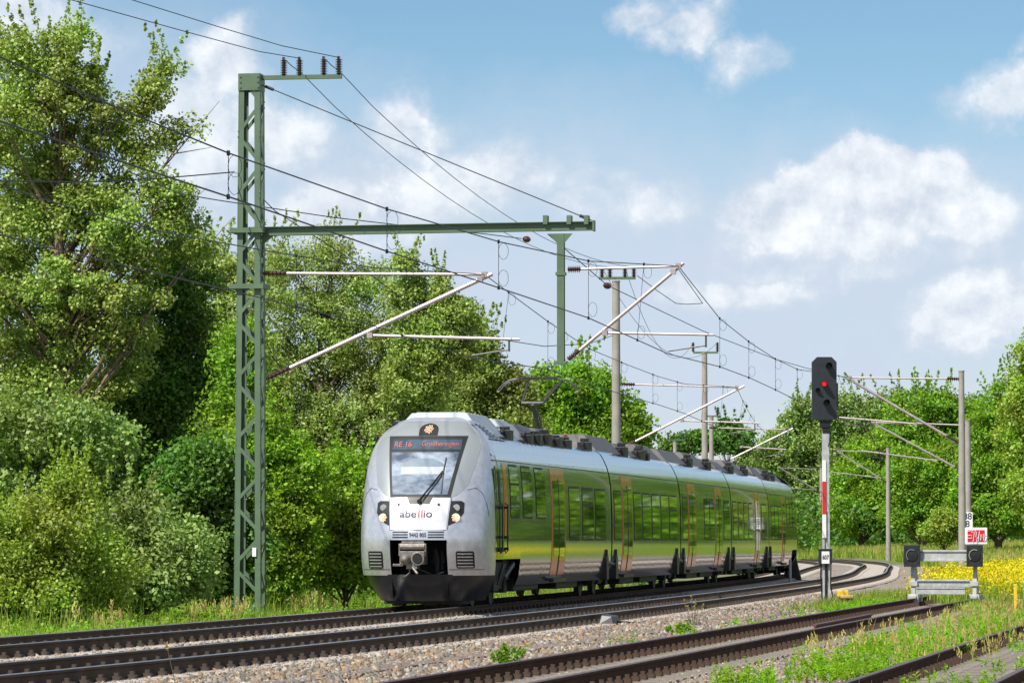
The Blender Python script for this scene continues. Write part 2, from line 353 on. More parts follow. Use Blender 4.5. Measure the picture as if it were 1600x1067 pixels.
# ---------------------------------------------------------------- the line of the tracks (near rail of track 2 is the base line)
KN = [0, 60, 110, 150, 190, 240, 330]; KV = np.array([2.168, .529, .305, 1.410, -.5, 2.2, 1.5]) / 1000
SS = np.arange(-30, 400, 1.0); kap = np.interp(SS, KN, KV); kap[SS < 0] = 0
TH = np.zeros(len(SS)); i0 = 30; TH[i0] = .24595
for i in range(i0 + 1, len(SS)): TH[i] = TH[i - 1] - kap[i]
for i in range(i0 - 1, -1, -1): TH[i] = TH[i + 1]
PX = np.zeros(len(SS)); PY = np.zeros(len(SS)); PX[i0] = -9.189; PY[i0] = 30
for i in range(i0 + 1, len(SS)): PX[i] = PX[i - 1] + math.sin(TH[i]); PY[i] = PY[i - 1] + math.cos(TH[i])
for i in range(i0 - 1, -1, -1): PX[i] = PX[i + 1] - math.sin(TH[i]); PY[i] = PY[i + 1] - math.cos(TH[i])
def tp(s, left=0.0, z=0.0):
    x = np.interp(s, SS, PX); y = np.interp(s, SS, PY); th = np.interp(s, SS, TH)
    return Vector((x - left * math.cos(th), y + left * math.sin(th), z)), th
O1 = 1.505 + 2.613 + .7525        # track 1 (the train's), axis, metres left of the base line
O2 = .7525
SID = R_(10.35)                    # the sidings run straight
def sp(s, off=0.0, z=0.0, base=(-1.39 + .75, 43.2 - .13)):
    return Vector((base[0] + s * math.sin(SID) + off * math.cos(SID), base[1] + s * math.cos(SID) - off * math.sin(SID), z)), SID
SIDG = (3.3 + .75, 43.0 - .13)

def rail_obj(fn, s0, s1, mats, parent, step=2.0, name='rail'):
    prof = [(-.072, -.172), (.072, -.172), (.072, -.158), (.012, -.14), (.012, -.046), (.036, -.034), (.036, -.006), (.03, 0), (-.03, 0), (-.036, -.006), (-.036, -.034), (-.012, -.046), (-.012, -.14), (-.072, -.158)]
    n = len(prof); mb = MB(); vs = []; fs = []; ms = []
    k = int((s1 - s0) / step) + 1
    for i in range(k + 1):
        p, th = fn(min(s0 + i * step, s1)); r = Vector((math.cos(th), -math.sin(th), 0))
        for a, b in prof: vs.append(p + r * a + Vector((0, 0, b)))
    for i in range(k):
        for j in range(n):
            fs.append((i * n + j, i * n + (j + 1) % n, (i + 1) * n + (j + 1) % n, (i + 1) * n + j)); ms.append(1 if j in (6, 7, 8) else 0)
    mb.v = [tuple(v) for v in vs]; mb.f = fs + [tuple(range(n)), tuple(k * n + j for j in range(n))[::-1]]; mb.m = ms + [0, 0]
    return mb.build(name, mats, parent)
def sleeper_mb(mb, timber, T=Matrix(), rnd=random):
    h = .6
    def box(x0, x1, y0, y1, z0, z1, m, taper=0):
        vs = [Vector((x, y, z)) for z in (z0, z1) for y in (y0 + (taper if z == z1 else 0), y1 - (taper if z == z1 else 0)) for x in (x0, x1)]
        mb.poly([T @ v for v in vs], [(0, 2, 3, 1), (4, 5, 7, 6), (0, 1, 5, 4), (2, 6, 7, 3), (0, 4, 6, 2), (1, 3, 7, 5)], m)
    if timber: box(-1.3, 1.3, -.13, .13, -.34, -.19, 0)
    else:
        box(-1.3, -.42, -.15, .15, -.36, -.178, 0, .03); box(.42, 1.3, -.15, .15, -.36, -.178, 0, .03); box(-.42, .42, -.12, .12, -.36, -.205, 0, .02)
def clip_mb(mb, T=Matrix(), m=0):
    for s in (-1, 1):
        x = s * .135
        for a in (((min(x, 0) - (.05 if x < 0 else 0), max(x, 0) + (.05 if x > 0 else 0), -.075, .075, -.192, -.165)), (x - .05, x + .05, -.045, .045, -.167, -.13), (x - .025, x + .025, -.025, .025, -.135, -.09)):
            vs = [Vector((xx, y, z)) for z in a[4:6] for y in a[2:4] for xx in a[0:2]]
            mb.poly([T @ v for v in vs], [(0, 2, 3, 1), (4, 5, 7, 6), (0, 1, 5, 4), (2, 6, 7, 3), (0, 4, 6, 2), (1, 3, 7, 5)], m)
def track(name, fn, s0, s1, label, timber, railm, clipm, slpm, spacing, smax_ind, end_s=None):
    root = empty(name, (0, 0, 0), 0, label, 'railway track', 'railway tracks of the yard')
    rail_obj(lambda s: fn(s, -.7525), s0, s1, railm, root, 1.5); rail_obj(lambda s: fn(s, .7525), s0, s1, railm, root, 1.5)
    mb = MB(); sleeper_mb(mb, timber); sm = None; cm_ = None
    s = smax_ind[0]; n = 0; ss = []
    while s < (end_s or s1) - .2: ss.append(s); s += spacing
    for s in ss[:100]:
        p, th = fn(s, 0)
        if sm is None:
            o = mb.build('sleeper', slpm, root); sm = o; c = MB(); clip_mb(c); cm_ = c.build('rail_fastening', clipm, o); c2 = cm_.copy(); col().objects.link(c2)
        else:
            o = sm.copy(); col().objects.link(o); o.parent = root; cc = cm_.copy(); col().objects.link(cc); cc.parent = o; c2 = cm_.copy(); col().objects.link(c2)
            if n == 1: pass
        cs = [x for x in o.children]
        (cm_ if o is sm else cc).location = (-.7525, 0, 0); c2.parent = o; c2.location = (.7525, 0, 0)
        o.location = p; o.rotation_euler = (0, 0, -th + random.uniform(-.012, .012) * (2 if timber else 1)); n += 1
    rest = MB()
    for s in ss[100:] + [smax_ind[0] - spacing * k for k in range(1, 14)]:
        p, th = fn(s, 0); T = Matrix.Translation(p) @ Matrix.Rotation(-th, 4, 'Z')
        sleeper_mb(rest, timber, T)
        for sx in (-.7525, .7525): clip_mb(rest, T @ Matrix.Translation((sx, 0, 0)), 1)
    tag(rest.build('sleepers', [slpm, clipm], root), kind='stuff')
    return root
track('railway_track', lambda s, o: tp(s, O1 - o), -25, 385, 'far main line track that the silver train stands on', False, [M['railside'], M['railtop']], M['clip'], M['slpc'], .62, (32, 0))
track('railway_track', lambda s, o: tp(s, O2 - o), -25, 385, 'empty main line track with light worn rail heads beside the train, curving away', False, [M['railside'], M['railtop']], M['clip'], M['slpc'], .62, (2, 0))
track('railway_track', lambda s, o: sp(s, o), -20, 69.6, 'rusty siding track that ends at the buffer stop', True, [M['rustside'], M['rusttop']], M['clipr'], M['slpt'], .62, (-2, 0))
track('railway_track', lambda s, o: sp(s, o, 0, SIDG), -20, 75, 'weedy rusty siding with grey timber sleepers at the lower right corner', True, [M['rustside'], M['rusttop']], M['clipr'], M['slpt'], .62, (-2, 0))

# ---------------------------------------------------------------- ground
def tcoord_arr(X, Y):
    """signed distance right of the base line for arrays"""
    bx = np.interp(Y, PY, PX); th = np.interp(Y, PY, TH); return (X - bx) * np.cos(th)
def gheight(X, Y):
    o = tcoord_arr(X, Y); z = np.full_like(X, -.34)
    z = np.where(o < -7.6, -.34 - np.clip((-7.6 - o) * .25, 0, .35), z)
    z = np.where((Y > 100) & (o > 4), -.34 + np.clip((o - 4) * .05, 0, .45) * np.clip((Y - 100) / 30, 0, 1), z)
    rise = np.clip((Y - 270) / 90, 0, 1) * .75
    return z + np.where((o > 1) | (Y > 330), rise, rise * 0)
xs = np.concatenate([np.linspace(-3000, -80, 12), np.arange(-70, 170, 2.0), np.linspace(180, 3000, 14)])
ys = np.concatenate([np.array([-300, -100, -40, 0, 15]), np.arange(20, 430, 2.5), np.array([460, 520, 700, 1200, 2500, 6000])])
XX, YY = np.meshgrid(xs, ys); ZZ = gheight(XX, YY) + np.where(np.abs(YY) < 400, np.sin(XX * .9) * np.sin(YY * .7) * .02, 0)
nx, ny = len(xs), len(ys); ii = np.arange((nx - 1) * (ny - 1)); a = (ii // (nx - 1)) * nx + ii % (nx - 1)
g = idx_mesh('ground', np.stack([XX, YY, ZZ], -1), np.stack([a, a + 1, a + nx + 1, a + nx], -1), M['soil'], smooth=True); tag(g, kind='structure')
# ballast bed
mb = MB(); vs = []; fs = []
sl_ = np.arange(-28, 390, 2.0)
def bedz(o, s): return -.235
for s in sl_:
    rt = 13.5 if s < 62 else (max(2.2, 13.5 - (s - 62) * .55))
    lst = [(O1 + 3.3, -.75), (O1 + 2.1, -.26), (O1 + 1.3, -.24), (O1 - 1.3, -.24), (3.4, -.25), (2.3, -.25), (2.05, -.24), (-.6, -.24), (-rt * .25, -.255), (-rt * .5, -.27), (-rt * .75, -.26), (-rt, -.26), (-rt - 1.6, -.75)]
    for o, z in lst: p, th = tp(s, o); vs.append((p.x, p.y, z + random.uniform(-.012, .012)))
k = 13
for i in range(len(sl_) - 1):
    for j in range(k - 1): fs.append((i * k + j, i * k + j + 1, (i + 1) * k + j + 1, (i + 1) * k + j))
mb.poly(vs, fs); tag(mb.build('ballast_bed', M['bed']), kind='structure')
# stones
def rand_rot(n):
    q = rng.normal(size=(n, 4)); q /= np.linalg.norm(q, axis=1)[:, None]; a, b, c, d = q.T
    return np.stack([np.stack([1 - 2 * (c * c + d * d), 2 * (b * c - a * d), 2 * (b * d + a * c)], -1), np.stack([2 * (b * c + a * d), 1 - 2 * (b * b + d * d), 2 * (c * d - a * b)], -1), np.stack([2 * (b * d - a * c), 2 * (c * d + a * b), 1 - 2 * (b * b + c * c)], -1)], -2)
def stones(pos, size, name, label):
    n = len(pos)
    base = np.array([(1, 0, 0), (-1, 0, 0), (0, 1, 0), (0, -1, 0), (0, 0, 1), (0, 0, -1)], float) * .5
    v = base[None] * rng.uniform(.65, 1.25, (n, 6, 1)) + rng.normal(0, .09, (n, 6, 3)); v = v * np.array([1.2, 1, .8]) * size[:, None, None]
    v = np.einsum('nij,nkj->nki', rand_rot(n), v) + pos[:, None]
    f = np.array([(0, 2, 4), (2, 1, 4), (1, 3, 4), (3, 0, 4), (2, 0, 5), (1, 2, 5), (3, 1, 5), (0, 3, 5)])
    F = (np.arange(n)[:, None, None] * 6 + f[None]).reshape(-1, 3)
    return tag(idx_mesh(name, v, F, M['stones']), label, 'gravel', None, 'stuff')
def strip(n, smin, smax, omin, omax, fn):
    s = smin + (smax - smin) * rng.random(n) ** 1.6; o = rng.uniform(omin, omax, n)
    return s, o
n = 260000
s = 8 + 92 * rng.random(n) ** 1.5; o = rng.uniform(-12.5, 7.0, n)
x = np.interp(s, SS, PX) - o * np.cos(np.interp(s, SS, TH)); y = np.interp(s, SS, PY) + o * np.sin(np.interp(s, SS, TH))
vis = (np.abs(x / y) < .128) & (y > 40)
s, o, x, y = s[vis], o[vis], x[vis], y[vis]
bare = ((o < -3.9) & (o > -6.3)) | (o < -8.2)                      # sandy, trodden ground inside the sidings carries fewer stones
keep = ~(bare & (rng.random(len(o)) < .55)) & ~((o < -2.0 - (s) * 0.0) & (o < -9) & (y > 78))
s, o, x, y = s[keep], o[keep], x[keep], y[keep]
hump = np.where((o < -.7) & (o > -3.8), .05, 0) + np.where((o > 2.4) & (o < 3.2), .03, 0)
stones(np.stack([x, y, -.24 + np.where((np.abs(o - O2) < 1.42) | (np.abs(o - O1) < 1.42), .024, 0) + hump * rng.random(len(x)) + rng.uniform(-.01, .02, len(x))], -1), rng.uniform(.04, .095, len(x)), 'ballast_stones', 'loose grey and tan ballast stones between the tracks')

n = 9000; s = 8 + 80 * rng.random(n) ** 1.4; o = rng.uniform(-3.7, -.9, n)
x = np.interp(s, SS, PX) - o * np.cos(np.interp(s, SS, TH)); y = np.interp(s, SS, PY) + o * np.sin(np.interp(s, SS, TH)); kk = (np.abs(x / y) < .128) & (y > 40)
stones(np.stack([x[kk], y[kk], -.215 + rng.uniform(-.02, .03, kk.sum())], -1), rng.uniform(.09, .15, kk.sum()), 'coarse_stones', 'larger rough stones strewn over the gravel beside the middle track')

# ---------------------------------------------------------------- train
Wp = [(.35, 1.33), (.6, 1.42), (.9, 1.455), (1.3, 1.463), (1.9, 1.46), (2.5, 1.44), (3.0, 1.40), (3.35, 1.33), (3.6, 1.22), (3.73, 1.14), (3.9, .98), (4.05, .76), (4.12, .5)]
Up = [(.35, .50), (.6, .26), (.9, .12), (1.2, .02), (1.5, .0), (1.7, .05), (2.0, .12), (2.36, .27), (2.8, .53), (3.2, .82), (3.66, 1.2), (3.9, 1.46), (4.05, 1.72), (4.12, 1.98)]
def Wz(z): return float(np.interp(z, [a for a, b in Wp], [b for a, b in Wp]))
def Uz(z): return float(np.interp(z, [a for a, b in Up], [b for a, b in Up]))
def smooth_prof(fnc, z): return (fnc(z - .05) + 2 * fnc(z) + fnc(z + .05)) / 4
def front_u(v, z, n=2.45):
    W = smooth_prof(Wz, z); u0 = smooth_prof(Uz, z); Ln = max(.42, 1.42 - u0 * .62)
    q = min(1.0, abs(v) / W); return u0 + Ln * (1 - (1 - q ** n) ** (1 / n)) * 1.0 
CARS = [(0, 19.85), (20.1, 35.85), (36.1, 51.85), (52.1, 67.75), (68.0, 88.0)]
S_NOSE = 61.4; TRL = O1 + .005
train = empty('train', tp(S_NOSE, TRL)[0], -tp(S_NOSE, TRL)[1], 'long silver electric multiple unit train with glossy green-reflecting sides on the far track', 'train')
def car_frame(u0, u1):
    a, _ = tp(S_NOSE + u0, TRL); b, _ = tp(S_NOSE + u1, TRL); th = math.atan2(b.x - a.x, b.y - a.y)
    return Matrix.Translation(a) @ Matrix.Rotation(-th, 4, 'Z')
TINV = (Matrix.Translation(train.location) @ Matrix.Rotation(train.rotation_euler.z, 4, 'Z')).inverted()
def place_part(o, Mx): o.matrix_basis = TINV @ Mx
side_prof = [(1.32, .42), (1.40, .62), (1.448, .95), (1.462, 1.25), (1.463, 1.46), (1.462, 1.95), (1.45, 2.4), (1.43, 2.8), (1.405, 3.0), (1.375, 3.16), (1.33, 3.32), (1.25, 3.5), (1.16, 3.66), (1.02, 3.76), (.7, 3.83), (0, 3.86)]
def prof_v(z):
    return float(np.interp(z, [b for a, b in side_prof[:13]], [a for a, b in side_prof[:13]]))
def shell(mb, y0, y1, z0=.42, sy=(-1, 1), t0=0, t1=0):
    """side/roof skin, rounded-off profile; material 0 silver, 1 glossy band"""
    pr = [(prof_v(z0), z0)] + [p for p in side_prof if p[1] > z0 + .01]
    ny_ = max(2, int((y1 - y0) / 1.0)); 
    for s in sy:
        for i in range(ny_):
            a = y0 + (y1 - y0) * i / ny_; b = y0 + (y1 - y0) * (i + 1) / ny_
            for (v0, za), (v1, zb) in zip(pr[:-1], pr[1:]):
                m = 1 if 1.45 < (za + zb) / 2 < 3.15 else 0
                hi = (za + zb) / 2 > 2.9; a_ = a + t0 if hi and i == 0 else a; b_ = b - t1 if hi and i == ny_ - 1 else b
                q = [(s * v0, a_, za), (s * v0, b_, za), (s * v1, b_, zb), (s * v1, a_, zb)]
                mb.poly(q if s > 0 else q[::-1], [(0, 1, 2, 3)], m)
def weld(o, dist=.0005):
    import bmesh
    bm = bmesh.new(); bm.from_mesh(o.data); bmesh.ops.remove_doubles(bm, verts=bm.verts, dist=dist); bm.to_mesh(o.data); bm.free()
    o.data.shade_smooth()
    try: o.data.set_sharp_from_angle(angle=R_(35))
    except Exception: pass
def side_panel(mb, y0, y1, z0, z1, side, off=.006, m=0, rc=.07):
    """panel lying on the side skin with rounded corners (windows, doors)"""
    zs = [z0, z0 + rc * .3, z0 + rc] + [z for z in (.62, .95, 1.25, 1.46, 1.95, 2.4, 2.8, 3.0) if z0 + rc < z < z1 - rc] + [z1 - rc, z1 - rc * .3, z1]
    ins = {zs[0]: rc, zs[1]: rc * .3, zs[-2]: rc * .3, zs[-1]: rc}
    rows = []
    for z in zs:
        c = ins.get(z, 0); v = side * (prof_v(z) + off); rows.append([(v, y0 + c, z), (v, y1 - c, z)])
    for r0, r1 in zip(rows[:-1], rows[1:]):
        q = [r0[0], r0[1], r1[1], r1[0]]; mb.poly(q if side > 0 else q[::-1], [(0, 1, 2, 3)], m)
    # rim back to the skin
    loop = [r[0] for r in rows] + [r[1] for r in rows[::-1]]
    lo2 = [(p[0] - side * (off + .002), p[1], p[2]) for p in loop]; nn = len(loop)
    for i in range(nn):
        j = (i + 1) % nn; mb.poly([loop[i], loop[j], lo2[j], lo2[i]], [(0, 1, 2, 3)], m)
def window(par, y0, y1, z0, z1, split=False, sides=(1, -1)):
    for sd_ in sides:
        mb = MB(); side_panel(mb, y0 - .05, y1 + .05, z0 - .05, z1 + .05, sd_, .004, 0, .1); o = mb.build('window', M['seal'], par)
        g_ = MB()
        if split: side_panel(g_, y0, y1, z0, z1 - .42, sd_, .010, 0, .07); side_panel(g_, y0, y1, z1 - .36, z1, sd_, .010, 0, .05)
        else: side_panel(g_, y0, y1, z0, z1, sd_, .010, 0, .08)
        g_.build('pane', M['glass'], o)
def door(par, y0, y1, z0=.58, z1=3.14, sides=(1, -1)):
    for sd_ in sides:
        mb = MB(); side_panel(mb, y0, y1, z0, z1, sd_, .010, 0, .04); o = mb.build('door', M['orange'], par)
        yc = (y0 + y1) / 2; g_ = MB()
        for a, b in ((y0 + .17, yc - .05), (yc + .05, y1 - .17)): side_panel(g_, a, b, 1.05, 2.84, sd_, .016, 0, .08)
        g_.build('door_window', M['glass'], o)
        s_ = MB(); side_panel(s_, yc - .045, yc + .045, z0 + .02, z1 - .25, sd_, .020, 0, .02); s_.build('door_seal', M['seal'], o)
        t_ = MB(); t_.box(min(sd_ * 1.38, sd_ * 1.5), max(sd_ * 1.38, sd_ * 1.5), y0 + .02, y1 - .02, z0 - .13, z0 - .05); t_.build('door_step', M['black'], o)
def housing(par, y0, y1, w0, w1, z0, z1, m, name='roof_housing', ch=.35, louvres=0):
    mb = MB(); vs = [(-w0, y0, z0), (w0, y0, z0), (w0, y1, z0), (-w0, y1, z0), (-w1, y0 + ch, z1), (w1, y0 + ch, z1), (w1, y1 - ch, z1), (-w1, y1 - ch, z1)]
    mb.poly(vs, [(0, 3, 2, 1), (4, 5, 6, 7), (0, 1, 5, 4), (1, 2, 6, 5), (2, 3, 7, 6), (3, 0, 4, 7)])
    for k in range(louvres):
        y = y0 + ch + (y1 - y0 - 2 * ch) * (k + .5) / louvres
        mb.box(-w1 * .9, w1 * .9, y - .03, y + .03, z1 - .01, z1 + .02)
    return mb.build(name, m, par, bevel=.02)
def roof_bits(par, spots):
    for (y, v, hgt) in spots:
        mb = MB(); mb.box(v - .16, v + .16, y - .25, y + .25, 3.66, 3.8 + hgt * .6); mb.box(v - .1, v + .1, y - .12, y + .12, 3.78 + hgt * .6, 3.8 + hgt)
        mb.tube([(v, y - .5, 3.85), (v, y, 3.9 + hgt * .4), (v, y + .6, 3.84)], .035, 6)
        mb.build('roof_fitting', M['black'], par, bevel=.01)
def underframe(par, y0, y1, boxes=()):
    mb = MB(); mb.box(-1.2, 1.2, y0, y1, .55, 1.05)
    mb.build('underframe', M['under'], par)
    for (a, b, z0, z1, wd) in boxes:
        m2 = MB(); m2.box(-wd, wd, a, b, z0, z1); m2.build('underfloor_box', M['under'], par, bevel=.03)
def wheelset(mb, y):
    for s in (-1, 1):
        x = s * .7525
        mb.lathe((x - .065 * s, y, .415), (x + .065 * s, y, .415), [(0, .445), (.03, .445), (.035, .415), (.13, .41), (.131, .36), (.115, .34), (.115, .16), (.14, .15), (.14, .0)], 28)
    mb.tube([(-.75, y, .415), (.75, y, .415)], .085, 10)
def bogie(Mx, yc, base=2.6, name='bogie'):
    fr = MB(); 
    for s in (-1, 1):
        x = s * 1.02
        fr.poly([(x - .07, yc - base / 2 - .35, .34), (x + .07, yc - base / 2 - .35, .34), (x + .07, yc - base / 2 - .35, .56), (x - .07, yc - base / 2 - .35, .56),
                 (x - .07, yc + base / 2 + .35, .34), (x + .07, yc + base / 2 + .35, .34), (x + .07, yc + base / 2 + .35, .56), (x - .07, yc + base / 2 + .35, .56)],
                [(0, 3, 2, 1), (4, 5, 6, 7), (0, 1, 5, 4), (1, 2, 6, 5), (2, 3, 7, 6), (3, 0, 4, 7)])
        for yy in (yc - base / 2, yc + base / 2):
            fr.box(x - .12, x + .13, yy - .2, yy + .2, .26, .6)
            fr.lathe((x, yy + .0, .58), (x, yy, .9), [(0, .12), (.04, .13), (.08, .1), (.12, .13), (.16, .1), (.2, .13), (.24, .1), (.3, .12)], 10)
        fr.box(x - .1, x + .12, yc - .35, yc + .35, .3, .82)
        fr.tube([(x + s * .1, yc - .5, .5), (x + s * .1, yc + .1, .85)], .05, 8)
    fr.box(-1.0, 1.0, yc - .25, yc + .25, .38, .7)
    o = fr.build(name, M['under'], train, bevel=.015); place_part(o, Mx)
    for yy in (yc - base / 2, yc + base / 2):
        wm = MB(); wheelset(wm, yy); wm.build('wheelset', M['steel'], o, smooth=30)
    return o
def skirt(par, y0, y1, z0=.42, z1=1.0, slot=None, sides=(1, -1), mt='side'):
    for sd_ in sides:
        mb = MB(); side_panel(mb, y0, y1, z0, z1, sd_, .012, 0, .05); o = mb.build('skirt_panel', M[mt], par)

def make_car(i, spec):
    u0, u1 = CARS[i]; Ln = u1 - u0; Mx = car_frame(u0, u1); root_mx = Mx
    ya, yb = spec.get('ya', 0), spec.get('yb', Ln)
    mb = MB()
    # the full skin where the body comes down to .42, a shorter one over the bogies
    segs = spec['skin']
    for a, b, z0 in segs: shell(mb, a, b, z0, t0=.64 if a == 1.42 else 0, t1=.64 if b == 18.58 else 0)
    # gable ends
    body = mb.build('car_body', [M['side'], M['band'], M['black']], train); weld(body); place_part(body, Mx)
    e = MB()
    pr = [p for p in side_prof if p[1] >= .95]
    for yy, sg in ((.02 if i else 2.6, -1), (Ln - .02 if i < 4 else Ln - 2.6, 1)):
        e = MB(); pts = [(v - .03, yy, z - (.03 if v < 1.3 else 0)) for v, z in pr] + [(-(v - .03), yy, z - (.03 if v < 1.3 else 0)) for v, z in pr[::-1][1:]]
        e.poly(pts, [tuple(range(len(pts)))]); e.build('end_wall', M['black'], body)
    for w_ in spec['win']: window(body, *w_)
    for d in spec['door']: door(body, *d)
    underframe(body, ya + .9, yb - .3, spec.get('boxes', ()))
    # thin panel seam along the cant rail
    for sd_ in (1, -1):
        t = MB(); side_panel(t, ya + .1, yb - .1, 3.165, 3.185, sd_, .004, 0, .004); t.build('seam_strip', M['seal'], body)
        t = MB(); side_panel(t, ya + .1, yb - .1, 1.435, 1.455, sd_, .003, 0, .004); t.build('seam_strip', M['seal'], body)
    return body, Mx
cbody = []
lw = (1.47, 2.69); hw = (1.97, 3.07)
def W_(a, b, k, split=False): return (a, b, k[0], k[1], split)
specs = [
 dict(ya=1.4, skin=[(1.42, 4.9, 1.02), (4.9, 19.85, .42)], win=[W_(3.5, 4.7, hw, True), W_(5.25, 6.6, hw), W_(7.2, 8.6, hw), W_(12.4, 14.15, lw), W_(14.65, 16.55, lw, True), W_(16.95, 18.75, lw)], door=[(9.55, 11.75)], boxes=[(5.2, 8.8, .28, .6, 1.25), (12.0, 15.5, .26, .6, 1.2)]),
 dict(skin=[(0, 15.75, .42)], win=[W_(.45, 1.9, lw), W_(4.6, 6.2, lw), W_(6.55, 8.3, lw), W_(8.75, 10.5, lw), W_(10.9, 12.65, lw), W_(13.0, 14.9, lw, True)], door=[(2.1, 4.3)], boxes=[(3.5, 6.5, .25, .6, 1.2), (8, 12, .25, .6, 1.2)]),
 dict(skin=[(0, 15.75, .42)], win=[W_(.5, 1.9, lw, True), W_(6.9, 8.3, lw), W_(8.6, 10.0, lw), W_(13.2, 15.2, lw, True)], door=[(2.1, 4.4), (10.4, 12.6)], boxes=[(4, 7, .25, .6, 1.2), (8, 12, .25, .6, 1.2)]),
 dict(skin=[(0, 15.65, .42)], win=[W_(.5, 2.0, lw), W_(2.6, 4.1, lw), W_(4.8, 6.3, lw), W_(6.8, 8.3, lw), W_(12.4, 14.7, lw)], door=[(9.6, 11.7)], boxes=[(3, 7, .25, .6, 1.2), (9, 12, .25, .6, 1.2)]),
 dict(yb=18.58, skin=[(0, 15.1, .42), (15.1, 18.58, 1.02)], win=[W_(1.3, 3.1, lw), W_(3.4, 5.3, lw), W_(5.8, 7.6, lw), W_(11.4, 12.8, hw), W_(13.4, 14.75, hw), W_(15.3, 16.5, hw, True)], door=[(8.2, 10.4)], boxes=[(4, 8, .25, .6, 1.2)]),
]
for i, sp_ in enumerate(specs): cbody.append(make_car(i, sp_))
# bellows between the cars, bogies under them
for i in range(4):
    Mx = car_frame(CARS[i][1] - .3, CARS[i + 1][0] + .3); b = MB()
    for k in range(7):
        y = .3 + .25 * (k + .5) / 7; r = 1.30 if k % 2 else 1.36
        rr_ = .94 if k % 2 else .97; pts = [(v * rr_, z) for v, z in side_prof if z > .9]; pts[-1] = (0, 3.80 * rr_ + .06); pts = [(v, min(z, 3.84 * rr_ + .05)) for v, z in pts]; pts = pts + [(-v, z) for v, z in pts[::-1][1:]]; b.poly([(v, y - .016, z) for v, z in pts] + [(v, y + .016, z) for v, z in pts], [tuple(range(len(pts))), tuple(range(len(pts), 2 * len(pts)))[::-1]] + [(q, q + 1, len(pts) + q + 1, len(pts) + q) for q in range(len(pts) - 1)])
    o = b.build('gangway_bellows', M['seal'], train); place_part(o, Mx)
    bogie(car_frame(CARS[i][1] - .5, CARS[i + 1][0] + .5), .625)
    # damper brackets beside the joint, black with a pointed top
    for sgn in (1, -1):
        c = MB()
        for yy in (-.62, .62 + .6):
            x0 = 1.30 * sgn; x1 = 1.50 * sgn
            pts = [(yy - .2, .42), (yy + .2, .42), (yy + .22, .95), (yy + .05, 1.05), (yy + .0, 1.2), (yy - .05, 1.05), (yy - .22, .95)]
            vs = [(x0, a, b) for a, b in pts] + [(x1, a, b) for a, b in pts]; nn = len(pts)
            c.poly(vs, [tuple(range(nn))[::-1], tuple(range(nn, 2 * nn))] + [(k, (k + 1) % nn, nn + (k + 1) % nn, nn + k) for k in range(nn)])
        c.tube([(1.42 * sgn, -.4, .86), (1.42 * sgn, 1.0, .8)], .06, 8); c.tube([(1.42 * sgn, -.3, .6), (1.42 * sgn, .9, .95)], .035, 8)
        o = c.build('damper_bracket', M['black'], train, bevel=.01); place_part(o, Mx)
bogie(car_frame(0, 19.85), 3.45, 2.5); bogie(car_frame(88, 68), 3.45, 2.5)
# roof equipment
b1 = cbody[0][0]
def roof_set(b, lst, bits):
    for a, c, z1, m in lst: housing(b, a, c, 1.02, .62, 3.74, z1, M[m], louvres=6)
    roof_bits(b, bits)
def louvred_fairing(par, y0, y1, sgn):
    mb = MB(); nn = 8; top = []; bot = []
    for k in range(nn + 1):
        t = k / nn; y = y0 + (y1 - y0) * t; zt = 4.06 - .40 * t ** 2.2; vt = .80 + .30 * t ** 2
        top.append((sgn * vt, y, zt)); bot.append((sgn * 1.175, y, 3.66 - 0))
    for k in range(nn):
        q = [bot[k], bot[k + 1], top[k + 1], top[k]]; mb.poly(q if sgn > 0 else q[::-1], [(0, 1, 2, 3)])
    o = mb.build('roof_fairing', M['nose'], par)
    lv = MB()
    for r_ in range(5):
        for c_ in range(3 + r_ // 2):
            f = (4 - r_) / 5 * .8 + .06; y = y0 + .25 + c_ * .40 + r_ * .12
            t = (y - y0) / (y1 - y0); zt = 4.06 - .40 * t ** 2.2; vt = .80 + .30 * t ** 2
            t2 = min(1, (y + .3 - y0) / (y1 - y0)); zt2 = 4.06 - .40 * t2 ** 2.2; vt2 = .80 + .30 * t2 ** 2
            def P(tt, a, b): return (sgn * (1.175 + (a - 1.175) * tt + .014), 0, 3.66 + (b - 3.66) * tt + .014)
            ff = f; w2 = .10
            if zt2 < 3.72: continue
            p0 = P(ff, vt, zt); p1 = P(ff + w2, vt, zt); p2 = P(ff + w2, vt2, zt2); p3 = P(ff, vt2, zt2)
            q = [(p0[0], y, p0[2]), (p3[0], y + .3, p3[2]), (p2[0], y + .3, p2[2]), (p1[0], y, p1[2])]
            lv.poly(q if sgn > 0 else q[::-1], [(0, 1, 2, 3)])
    lv.build('louvre_slots', M['seal'], o)
for b, rev in ((cbody[0][0], False), (cbody[4][0], True)):
    if not rev:
        for s in (1, -1): louvred_fairing(b, 1.75, 4.6, s)
roof_set(cbody[0][0], [(2.3, 5.6, 4.24, 'rooflt'), (6.0, 8.4, 4.2, 'rooflt'), (8.6, 11.4, 4.16, 'roofmid'), (12.0, 14.6, 4.14, 'roofmid')], [(5.8, .95, .22), (8.5, 1.0, .15), (9.9, 1.0, .22), (11.7, .95, .3), (13.2, .98, .2), (15.0, .95, .2), (18.9, .9, .26)])
roof_set(cbody[1][0], [(.4, 5.6, 4.2, 'roofdk'), (6.2, 9.0, 4.1, 'roofdk'), (11.4, 15.0, 4.18, 'roofdk')], [(5.9, .95, .3), (9.6, .95, .25), (10.3, .9, .32), (10.9, .95, .2)])
roof_set(cbody[2][0], [(.5, 6.0, 4.16, 'roofdk'), (7.5, 12.0, 4.2, 'roofdk'), (12.6, 15.2, 4.1, 'roofmid')], [(6.5, .95, .3), (7.0, .9, .3), (12.3, .95, .28)])
